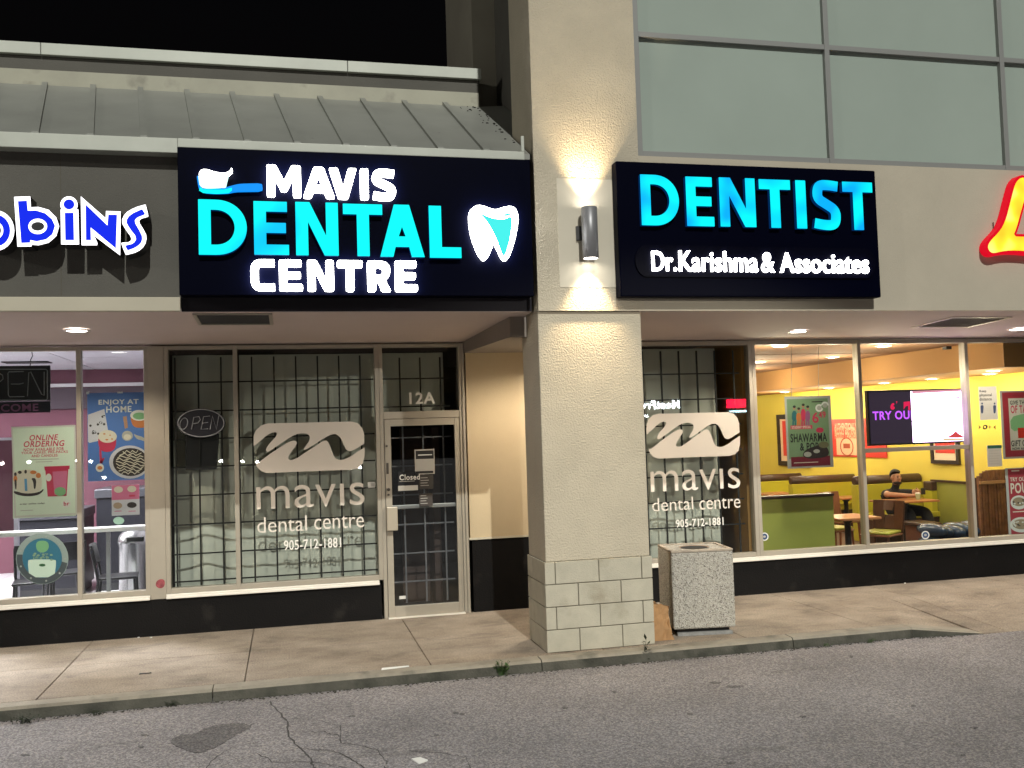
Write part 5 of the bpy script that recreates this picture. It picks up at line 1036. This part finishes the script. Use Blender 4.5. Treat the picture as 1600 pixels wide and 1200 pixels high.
# hanging posters and notices on the restaurant glass
HY = YR+.16
CLR = mat('silver poster sleeve', (.45, .44, .42), .4)
t = sheet('hanging_poster', 'green hanging poster reading SHAWARMA & POP with four people', 'poster', 1228, 619, 1300, 731, HY, CLR, 'hanging restaurant posters'); Y = HY
rect_on(t, 'green_field', 1231, 623, 1295, 716, Y, mat('sage green print', (.20, .30, .17), .5)); rect_on(t, 'wine_band', 1236, 713, 1297, 728, Y, mat('wine print', (.18, .012, .03), .5), 2)
text_on(t, 'SHAWARMA', 1235, 677, 1292, 690.5, Y, BLACK, 2, .05); text_on(t, '& POP', 1250, 691.5, 1279, 704, Y, BLACK, 2, .05); text_on(t, '6', 1269, 644, 1279, 661, Y, PINKR, 3, .05); text_on(t, '49', 1279, 643, 1290, 653, Y, PINKR, 3, .03)
for k, (cx, m_, h) in enumerate(((1241, mat('teal shirt', (.03, .14, .16), .6), 0), (1248, ORN, 3), (1255, PINKR, -3), (1262, mat('mauve shirt', (.30, .10, .22), .6), 0))):
    blob_on(t, 'figure', [smooth_poly([(cx-3.5, 642+h), (cx+3.5, 642+h), (cx+4, 658), (cx-4, 658)], 1), [(cx-3, 658), (cx-.5, 658), (cx-.5, 665), (cx-3, 665)], [(cx+.5, 658), (cx+3, 658), (cx+3, 665), (cx+.5, 665)]], Y, m_, 2+k % 2); blob_on(t, 'head', [oval(cx, 637.5+h, 2.2, 3, 12)], Y, mat('skin print', (.40, .20, .12), .6), 2+k % 2); blob_on(t, 'hair', [oval(cx, 635.5+h, 2.3, 2, 12)], Y, BLACK, 4+k % 2)
rect_on(t, 'red_strip', 1235, 664.5, 1269, 670.5, Y, PINKR, 2); text_on(t, 'STUDENT SPECIAL', 1237, 665.5, 1267, 669.5, Y, CREAMP, 3, .04)
blob_on(t, 'food', [smooth_poly([(1253, 712), (1258, 703), (1270, 698), (1285, 694), (1294, 700), (1296, 712), (1280, 716), (1262, 717)])], Y, CHOC, 3); blob_on(t, 'food', [oval(1287, 695, 8, 5)], Y, mat('olive food', (.16, .15, .08), .6), 4); blob_on(t, 'food', [oval(1262, 710, 6, 4), oval(1276, 705, 5, 3)], Y, GREYP, 4); blob_on(t, 'cup_rim', [oval(1281, 672, 6, 4)], Y, PINKR, 3)
blob_on(t, 'coin', [oval(1280, 637.5, 6, 6), oval(1289, 633.5, 6, 6)], Y, WHITE, 5); blob_on(t, 'coin_core', [oval(1280, 637.5, 3.6, 3.6), oval(1289, 633.5, 3.6, 3.6)], Y, GREYP, 6); rect_on(t, 'line', 1240, 722, 1278, 723.2, Y, CREAMP, 3); rect_on(t, 'line', 1268, 627, 1285, 628.5, Y, CHOC, 2)
wl = MB(); wl.tube([PY(1237, 619, Y), PY(1236.5, 542, Y)], .003, 5); wl.tube([PY(1279, 619, Y), PY(1278.5, 542, Y)], .003, 5); wl.build('hanging_wire', STEEL, t)
REDW = mat('brick red print', (.34, .03, .045), .5)
t = sheet('hanging_poster', 'red bordered hanging poster about the gift of taste', 'poster', 1564.5, 610, 1630, 716, HY, CLR, 'hanging restaurant posters')
rect_on(t, 'red_field', 1568, 612.5, 1626, 713, Y, REDW); rect_on(t, 'white_field', 1577, 622, 1620, 703, Y, mat('pale print', (.60, .57, .50), .5), 2)
text_on(t, 'GIVE THE GIFT', 1578, 625.5, 1618, 632, Y, BLACK, 3, .05); text_on(t, 'OF TASTE', 1579, 633, 1617, 645.5, Y, PINKR, 3, .03); blob_on(t, 'gift_card', [smooth_poly([(1578, 652), (1600, 646), (1622, 645), (1622, 668), (1600, 670), (1580, 675)], 1)], Y, GRN, 3); rect_on(t, 'red_card', 1590, 668, 1622, 684, Y, REDP, 4); text_on(t, 'GIFT CARDS', 1580, 687.5, 1620, 697, Y, BLACK, 3, .03); text_on(t, 'NOW AVAILABLE', 1582, 698.5, 1618, 702.5, Y, BLACK, 3, .05)
t = sheet('hanging_poster', 'red hanging poster of bowls of POUTINE at the right edge', 'poster', 1573, 730, 1640, 834, HY, CLR, 'hanging restaurant posters')
rect_on(t, 'red_field', 1577, 731.5, 1636, 833, Y, REDW); text_on(t, 'TRY OUR NEW', 1578, 745, 1622, 751.5, Y, CREAMP, 2, .05); text_on(t, 'POUTINE', 1579, 753.5, 1634, 770, Y, CREAMP, 2, .03); rect_on(t, 'line', 1580, 734.5, 1592, 736.5, Y, CREAMP, 2)
blob_on(t, 'bowl', [oval(1592, 785, 13, 11), oval(1596, 820, 18, 12)], Y, PAPER, 2); blob_on(t, 'food', [oval(1592, 784, 10, 7), oval(1596, 819, 14, 8)], Y, mat('brown food print', (.30, .22, .14), .6), 3); blob_on(t, 'food_bits', [oval(1583+random.uniform(0, 26), 781+random.uniform(0, 7)+35*(k % 2), 1.8, 1.2, 8) for k in range(16)], Y, CHOC, 4); blob_on(t, 'food_bits', [oval(1584+random.uniform(0, 24), 780+random.uniform(0, 7)+35*(k % 2), 1.8, 1.2, 8) for k in range(14)], Y, PAPER, 5); rect_on(t, 'line', 1582, 798.5, 1606, 800, Y, CREAMP, 2)
GY = YR+.049
t = sheet('notice', 'grey notice reading Keep physical distance with two figures', 'notice', 1530, 604, 1558, 656, GY, mat('grey notice paper', (.46, .46, .42), .6))
for b_, a, c in (('Keep', 609, 614), ('physical', 614.8, 620.5), ('distance', 621, 626)): text_on(t, b_, 1530.5, a, 1541 if b_ == 'Keep' else 1549.5, c, GY, BLACK, 1, .03)
NAVY = mat('navy print', (.02, .04, .10), .6)
for cx in (1534.5, 1554): blob_on(t, 'figure', [oval(cx, 630.5, 1.3, 1.6, 10), smooth_poly([(cx-2.4, 633), (cx+2.4, 633), (cx+2, 640), (cx+1.4, 646), (cx-1.4, 646), (cx-2, 640)], 1)], GY, NAVY)
for a in (632, 635, 638, 641): rect_on(t, 'line', 1540, a, 1549, a+.8, GY, GREYP, 1)
t = sheet('notice', 'white sheet with dark green heading beneath the tap symbols', 'notice', 1542.5, 695.5, 1565, 729, GY, mat('sheet paper', (.50, .50, .46), .6))
rect_on(t, 'green_heading', 1542.7, 695.7, 1564.8, 700.5, GY, mat('dark green print', (.02, .10, .07), .5))
for k in range(6): rect_on(t, 'line', 1545, 704+4*k, 1560+(k % 3), 704.8+4*k, GY, GREYP, 1)
t = thing('payment_sticker', 'small tap payment symbols on the restaurant glass', 'sticker', (PY(1542, 667, GY).x, GY, PY(1542, 667, GY).z))
blob_on(t, 'symbol', [smooth_poly([(1536, 667), (1537, 664), (1542, 664), (1543, 667), (1541, 671), (1536, 671)], 1), oval(1539, 667.5, 1.6, 1.8, 10)[::-1]], GY, BLACK); blob_on(t, 'arrow', [[(1529, 664), (1533, 667.5), (1529, 671), (1530, 667.5)], [(1556, 664), (1552, 667.5), (1556, 671), (1555, 667.5)], [(1546, 664.5), (1548, 667), (1546, 670), (1545.3, 667)]], GY, mat('brown print', (.20, .12, .02), .6))
def rsticker(px, py, label):
    t = thing('round_sticker', label, 'sticker', tuple(PY(px, py, GY)), 'round stickers low on the restaurant glass')
    mb = MB(); shape_px(mb, [oval(px, py, 6.2, 6.4)], GY, .001); mb.build('rim', WHITE, t); mb = MB(); shape_px(mb, [oval(px, py, 4.6, 4.8)], GY-.0012, .001); mb.build('core', mat('blue sticker', (.02, .06, .16), .5), t); mb = MB(); shape_px(mb, [oval(px, py, 2.2, 1.8)], GY-.0024, .001); mb.build('mark', GREYP, t)
rsticker(1194.5, 838.5, 'round blue sticker over the olive booth back'); rsticker(1446, 836, 'round sticker with white rim beside the blue bundle')
mb = MB(); mb.box(PY(1480, 541, .2).x-.03, PY(1480, 541, .2).x+.05, .18, .26, 2.86, 2.90); tag(mb.build('camera_box', BLACK, bevel=.004), 'small dark security camera at the top of the restaurant glass', 'camera')

# ================================================================== PERSON
def person():
    hx = PY(1398, 748, 2.95); cx, cy = hx.x, 2.98; hz = hx.z
    V = []; E = []; Rr = []; reg = []
    def n(p, r, parent=None, g='skin'):
        V.append(p); Rr.append(r); reg.append(g)
        if parent is not None: E.append((parent, len(V)-1))
        return len(V)-1
    sh = hz-.215; hipz = .56
    pel = n((cx, cy+.02, hipz), (.15, .115), None, 'pants')
    sp = n((cx, cy+.01, hipz+.17), (.165, .125), pel, 'shirt'); chs = n((cx, cy-.01, sh-.06), (.185, .125), sp, 'shirt'); nb_ = n((cx, cy-.01, sh+.03), (.075, .07), chs, 'shirt')
    nk = n((cx+.01, cy-.03, sh+.085), (.052, .052), nb_, 'skin'); ch = n((cx+.015, cy-.055, hz-.045), (.066, .074), nk, 'skin'); hd = n((cx+.015, cy-.045, hz+.03), (.078, .092), ch, 'skin'); n((cx+.015, cy-.035, hz+.085), (.062, .075), hd, 'skin')
    el = {}
    for s in (-1, 1):
        sho = n((cx+s*.175, cy-.01, sh-.02), (.078, .076), chs, 'shirt')
        e0 = (cx+s*.24+(.05 if s > 0 else -.02), cy-.20, TZ+.075)
        up = n((cx+s*.205, cy-.10, (sh+TZ)/2+.03), (.066, .066), sho, 'shirt'); eb = n(e0, (.046, .046), up, 'skin')
        w0 = (cx+.06+s*.05+.06, cy-.40, TZ+.05+(.06 if s > 0 else 0)); fo = n(tuple((Vector(e0)*.5+Vector(w0)*.5)), (.038, .038), eb, 'skin'); wr = n(w0, (.026, .03), fo, 'skin')
        pm = n((w0[0]-s*.045, w0[1]-.015, w0[2]+.012), (.034, .022), wr, 'skin')
        for k in range(4):
            a = n((w0[0]-s*.085, w0[1]-.035+.012*k, w0[2]+.03-.014*k), (.010, .010), pm, 'skin'); n((w0[0]-s*(.100+.004*k), w0[1]-.01+.012*k, w0[2]+.042-.014*k), (.008, .008), a, 'skin')
        a = n((w0[0]-s*.05, w0[1]-.005, w0[2]+.05), (.011, .011), pm, 'skin'); n((w0[0]-s*.075, w0[1]-.012, w0[2]+.066), (.009, .009), a, 'skin')
        hp_ = n((cx+s*.10, cy-.02, hipz-.01), (.10, .10), pel, 'pants')
        kn = n((cx+s*.15+.10, cy-.42, hipz-.03), (.10, .095), hp_, 'pants'); cf = n((cx+s*.15+.10, cy-.50, .30), (.088, .085), kn, 'pants'); ak = n((cx+s*.15+.09, cy-.50, .09), (.07, .07), cf, 'pants'); n((cx+s*.16+.10, cy-.62, .04), (.045, .035), ak, 'shoe')
    me = bpy.data.meshes.new('person'); me.from_pydata(V, E, []); o = link(bpy.data.objects.new('tmp', me))
    md = o.modifiers.new('s', 'SKIN'); md.use_smooth_shade = True
    for i, v in enumerate(me.skin_vertices[0].data): v.radius = Rr[i]; v.use_root = (i == 0)
    o.modifiers.new('u', 'SUBSURF').levels = 2; o.modifiers['u'].render_levels = 2
    dg = bpy.context.evaluated_depsgraph_get(); dg.update(); out = bpy.data.meshes.new_from_object(o.evaluated_get(dg)); bpy.data.objects.remove(o)
    out.materials.clear()
    for m in (mat('skin', (.42, .22, .14), .5), mat('black t-shirt', (.006, .006, .008), .9), mat('dark trousers', (.008, .009, .016), .9), mat('black shoe', (.01, .01, .01), .5)): out.materials.append(m)
    ids = {'skin': 0, 'shirt': 1, 'pants': 2, 'shoe': 3}
    segs = [(Vector(V[a]), Vector(V[b]), reg[b], (Rr[a][0]+Rr[b][0])/2) for a, b in E]
    for p in out.polygons:
        c = p.center; best = (9, 'skin')
        for a, b, g_, rr in segs:
            d = b-a; t_ = max(0, min(1, (c-a).dot(d)/d.length_squared)); q_ = (c-(a+d*t_)).length-rr
            if q_ < best[0]: best = (q_, g_)
        p.material_index = ids[best[1]]; p.use_smooth = True
    root = (cx, cy, 0)
    for v in out.vertices: v.co -= Vector(root)
    b = link(bpy.data.objects.new('person', out)); b.location = root
    tag(b, 'man in a black t-shirt sitting at a booth table looking at his hands', 'person')
    hr = MB(); vs = []; H = Vector((cx+.015, cy-.035, hz+.045))
    hm = MB(); hm.ell((0, 0, 0), (.089, .103, .10), 20, 14)
    keep = [i for i, v in enumerate(hm.v) if v.z > .012+(.045 if v.y < -.03 else 0)-(.05 if v.y > .03 else 0)]
    ks_ = set(keep); mp_ = {}; 
    for i in keep: mp_[i] = len(vs); vs.append(H+hm.v[i]+Vector((0, .004, .012)))
    hr.add(vs, [[mp_[i] for i in f] for f in hm.f if all(i in ks_ for i in f)], True); hr.build('hair', mat('black hair', (.008, .006, .005), .6), b)
    fc = MB(); 
    for s in (-1, 1): fc.ell((cx+.015+s*.03, cy-.131, hz+.028), (.014, .006, .006), 10, 6); fc.ell((cx+.015+s*.031, cy-.134, hz+.046), (.021, .006, .005), 10, 6)
    fc.build('brow', mat('brow', (.01, .008, .007), .6), b)
    ns = MB(); ns.ell((cx+.015, cy-.140, hz+.002), (.013, .017, .024), 10, 8); 
    for s in (-1, 1): ns.ell((cx+.015+s*.083, cy-.045, hz+.01), (.012, .02, .03), 10, 8)
    ns.build('nose', out.materials[0], b)
    bd = MB(); bd.ell((cx+.015, cy-.072, hz-.062), (.066, .066, .036), 14, 10); bd.build('beard', mat('beard', (.02, .013, .010), .8), b)
    mo = MB(); mo.ell((cx+.015, cy-.135, hz-.038), (.026, .008, .006), 10, 6); mo.build('mouth', mat('lips', (.35, .13, .10), .5), b)
    # drink carton and phone
    t = thing('drink_cup', 'small white and green drink cup on the table before the man', 'cup', (cx+.06, cy-.46, TZ)); MB().lathe((cx+.06, cy-.50, TZ), [(.03, 0), (.038, .09), (.04, .095)], 16).build('cup', mat('pale cup', (.45, .55, .35), .5), t); MB().lathe((cx+.06, cy-.50, TZ+.0955), [(.041, 0), (.03, .012)], 16).build('lid', WHITE, t)
    ph = MB(); ph.box(cx+.15, cx+.22, cy-.47, cy-.455, TZ+.07, TZ+.17); tag(ph.build('phone', BLACK, bevel=.004), 'black phone in the hands of the seated man', 'phone')
person()

# ================================================================== STREET THINGS
TC = thing('litter_bin', 'square speckled aggregate concrete litter bin beside the pillar', 'litter bin', (3.838, -1.723, 0))
AG = aggregate(); x0, x1, y0, y1, zb_, zt = 3.538, 4.138, -1.998, -1.448, .065, .80
b = MB(); b.box(x0, x1, y0, y1, zb_, zt-.02); b.build('body', AG, TC, bevel=.016, seg=3)
lid = MB(); w = .035
for (a, c, d, e) in ((x0, x1, y0, y0+w), (x0, x1, y1-w, y1), (x0, x0+w, y0+w, y1-w), (x1-w, x1, y0+w, y1-w)): lid.box(a, c, d, e, zt-.0195, zt+.004)
lid.build('rim', mat('worn rim', (.40, .34, .27), .8, var=(9, .25)), TC, bevel=.006)
hole = MB(); hole.lathe(((x0+x1)/2, (y0+y1)/2, zt-.0079), [(.13, 0), (.145, .006)], 28, cap=False); hole.build('opening_ring', mat('rust ring', (.30, .22, .16), .7), TC)
MB().lathe(((x0+x1)/2, (y0+y1)/2, zt-.0078), [(.13, 0), (.13, .001)], 28).build('painted_opening', DARKGAP, TC)  # flat disc on the solid slab; the hole's shade is put into its colour
MB().box(x0+.05, x1-.05, y0+.055, y1-.05, .001, .064).build('foot', DARKGAP, TC); MB().box(x0+.04, x1-.03, y0+.015, y0+.05, .001, .032).build('front_skid', mat('grey skid', (.26, .26, .25), .7, var=(14, .3)), TC); TC.rotation_euler.z = -.15
MB().box(x0+w+.001, x1-w-.001, y0+w+.001, y1-w-.001, zt-.03, zt-.008).build('top_slab', AG, TC)
PB = MB(); a = PY(1021, 940, -1.99); bq = PY(1050, 1003, -1.99)
n = 7; vs = []
xl, xr, zt_ = 3.24, PY(1056, 985, -2.06).x, PY(1030, 940, -2.0).z
for side, yy in ((0, -2.06), (1, -1.86)):
    for j in range(n+1):
        for i in range(n+1):
            u, v_ = i/n, j/n; xx = xl+(xr-xl)*u; zz = .002+zt_*v_*(1-.18*u*v_)+random.uniform(-.012, .012)*v_
            if i == n: xx -= .045*math.sin(3*v_)+random.uniform(0, .02)
            vs.append((xx+random.uniform(-.006, .006), yy+(.10*v_ if side == 0 else -.02*v_)+random.uniform(-.014, .014)*(1 if v_ > 0 else 0), zz))
fs = []; m_ = (n+1)**2
for sd_ in (0, m_):
    for j in range(n):
        for i in range(n): a_ = sd_+j*(n+1)+i; fs.append((a_, a_+1, a_+n+2, a_+n+1))
for j in range(n):
    for i in (0, n): a_ = j*(n+1)+i; fs.append((a_, a_+n+1, m_+a_+n+1, m_+a_))
PB.add(vs, fs); tag(PB.build('paper_bag', mat('brown kraft paper', (.36, .20, .085), .8, var=(7, .2))), 'crumpled brown paper bag wedged between pillar and litter bin', 'paper bag')
# weeds at the kerb
WEED = mat('weed green', (.04, .085, .018), .6, var=(30, .5)); WEED2 = mat('weed dark', (.02, .03, .012), .7, var=(30, .4))
def weed(px, py, h, n, label, m, spread=.06):
    p = PZ(px, py, RZ); t = MB()
    for k in range(n):
        a = random.uniform(0, 6.28); r = spread*random.uniform(.2, 1); hh = h*random.uniform(.4, 1); q0 = p+Vector((random.gauss(0, spread*.35), abs(random.gauss(0, .008))*-1, 0)); q1 = q0+Vector((r*math.cos(a)*.4, r*math.sin(a)*.25, hh*.6)); q2 = q0+Vector((r*math.cos(a), r*math.sin(a)*.6-.01, hh))
        t.tube([q0, q1, q2], [.002, .0018, .001], 4)
        for j in range(3):
            c = q0.lerp(q2, .35+.3*j); d = Vector((random.uniform(-1, 1), random.uniform(-1, .3), random.uniform(-.1, .8))).normalized(); s_ = d.cross(Vector((0, 0, 1))).normalized(); l_ = h*random.uniform(.16, .34)
            t.add([c, c+d*l_*.5+s_*l_*.26, c+d*l_, c+d*l_*.5-s_*l_*.26], [(0, 1, 2, 3)])
    return tag(t.build('weed', m), label, 'weed', 'weeds along the kerb')
weed(785, 1055, .13, 20, 'leafy green weed at the kerb left of the pillar', WEED, .07)
weed(1008, 1033, .20, 7, 'tall thin dark weed below the right pillar corner', WEED2, .02)
weed(40, 1130, .07, 24, 'low dark weeds at the kerb, nearest the left edge', WEED2, .12); weed(152, 1117, .05, 14, 'small dark weed at the kerb under the round sign', WEED2, .06)
weed(268, 1103, .05, 14, 'low weed at the kerb joint left of the dental logo', WEED2, .08); weed(450, 1083, .05, 10, 'small weed where the long asphalt crack begins', WEED2, .05)
weed(1290, 1011, .05, 10, 'small weed at the kerb right of the litter bin', WEED, .06); weed(1360, 1004, .05, 10, 'last small weed before the kerb drops', WEED, .05); weed(648, 1044, .03, 6, 'tiny weed beside the white strip', WEED2, .03)
def litter(px, py, z, sx_, sy_, rot, m, label, name, cat):
    p = PZ(px, py, z); c, s_ = math.cos(rot), math.sin(rot); t = MB(); h = .004
    q = [(-sx_, -sy_), (sx_, -sy_*.8), (sx_*.95, sy_), (-sx_*.9, sy_)]
    vs = [(p.x+a*c-b*s_, p.y+a*s_+b*c, z+.001+hh+(.006 if i % 2 else 0)*(hh > 0)) for hh in (0, h) for i, (a, b) in enumerate(q)]
    t.hexa(vs); return tag(t.build(name, m), label, cat)
litter(617, 1044, 0, .12, .018, .12, WHITE, 'flat white paper strip lying on the kerb edge', 'paper_strip', 'litter'); litter(227, 1053, 0, .05, .008, .05, BLACK, 'short black plastic strip on the pavement', 'plastic_strip', 'litter'); litter(656, 1189, RZ, .035, .05, .4, WHITE, 'white paper scrap on the asphalt', 'paper_scrap', 'litter')
for px, py, lb in ((217, 996.5, 'left of two white crumbs at the black wall'), (236, 997, 'right of two white crumbs at the black wall'), (1410, 911, 'white crumb at the wall under the television')):
    p = PZ(px, py, .0); t = MB(); t.ell((p.x, min(p.y, -.03 if px < 1000 else YR-.03), .006), (.012, .008, .006), 8, 6); tag(t.build('litter_crumb', WHITE), lb, 'litter')

# ================================================================== ACROSS THE CAR PARK (behind the viewer, seen only in the glass)
OB = thing('plaza_building', 'low plaza building across the car park, mirrored in the dental glass', 'building', (20, -74, 0))
MB().box(-30, 75, -80, -74, RZ, 5.6).build('wall', mat('far dark wall', (.05, .05, .05), .9), OB)
def mirror_px(px, py, Yg, Yf):
    """point on the plane Yf that the glass at Yg mirrors to this picture point"""
    p = PY(px, py, Yg); d = ray(px, py); d = Vector((d.x, -d.y, d.z)); return p+d*((Yf-p.y)/d.y)
def far_text(body, a, b, c, d, Yg, m):
    p0, p1 = mirror_px(a, (b+d)/2, Yg, -73.9), mirror_px(c, (b+d)/2, Yg, -73.9); zt_, zb2 = mirror_px((a+c)/2, b, Yg, -73.9).z, mirror_px((a+c)/2, d, Yg, -73.9).z
    vs, fs = curve_geo(text=body, bold=.03, ext=.02, res=3); u0 = min(v.x for v in vs); u1 = max(v.x for v in vs); a0 = min(v.y for v in vs); a1 = max(v.y for v in vs); x0, x1 = min(p0.x, p1.x), max(p0.x, p1.x)
    mb = MB(); mb.add([(x1-(v.x-u0)/(u1-u0)*(x1-x0), -73.9+v.z, zb2+(v.y-a0)/(a1-a0)*(zt_-zb2)) for v in vs], fs); return mb
far_text('MeetFresh', 985, 626, 1062, 639, YR+.05, None).build('lettering', emit('far white sign', (.85, .95, 1), 60), OB)
def far_rect(a, b, c, d, Yg, m, nm):
    p0, p1 = mirror_px(a, b, Yg, -73.9), mirror_px(c, d, Yg, -73.9); mb = MB(); mb.box(min(p0.x, p1.x), max(p0.x, p1.x), -73.95, -73.9, min(p0.z, p1.z), max(p0.z, p1.z)); mb.build(nm, m, OB)
far_rect(1135, 624, 1168, 637, YR+.05, emit('far red sign', (1, .01, .05), 32), 'red_sign'); far_rect(1140, 641.5, 1172, 643.5, YR+.05, emit('far strip', (.6, .9, 1), 35), 'light_strip'); far_rect(985, 649, 1013, 652, YR+.05, emit('far strip two', (.9, .95, 1), 45), 'light_strip')
hd = emit('far lamp', (1, .97, .9), 260)
for k, (px, py) in enumerate(((3, 724), (45, 722), (121, 720), (142, 721), (163, 771), (345, 720), (379, 721), (402, 722), (549, 737), (563, 736))):  # low post lights added in place of far headlights mirrored as dots
    p = mirror_px(px, py, .05, -46); t = thing('far_light', 'small post light standing in for far headlights, mirrored as a white dot', 'lamp', (p.x, p.y, RZ), 'far lights behind the viewer')
    MB().ell((p.x, p.y, max(p.z, RZ+.2)), (.10, .10, .075), 10, 8).build('lens', hd, t); MB().lathe((p.x, p.y, RZ), [(.04, 0), (.04, max(.1, p.z-RZ-.08))], 8).build('post', BLACK, t)
# assumed tall car park lamp behind the viewer whose low light reaches under the soffits
def assumed_lot_lamp(x, y, h, e, col, label, aim=(1.5, 0, 1.8), cone=60):
    t = thing('assumed_street_lamp', label, 'street lamp', (x, y, RZ), None)
    MB().lathe((x, y, RZ), [(.12, 0), (.08, h-RZ)], 12).build('pole', STEEL, t); MB().box(x-.3, x+.3, y-.12, y+.12, h, h+.1).build('lamp_head', STEEL, t)
    spot('light', (x, y+.15, h-.05), aim, e, col, cone, .15, t, .22)
assumed_lot_lamp(-30, -14, 11, 7500, (1, .96, .86), 'assumed tall car park floodlight behind the viewer on the left'); assumed_lot_lamp(17, -34, 8.8, 13000, (1, .95, .84), 'assumed tall car park floodlight behind the viewer on the right', (1.9, 0, -1.25), 13.2);  # both floodlights are unseen and assumed; the left one lights left-hand faces
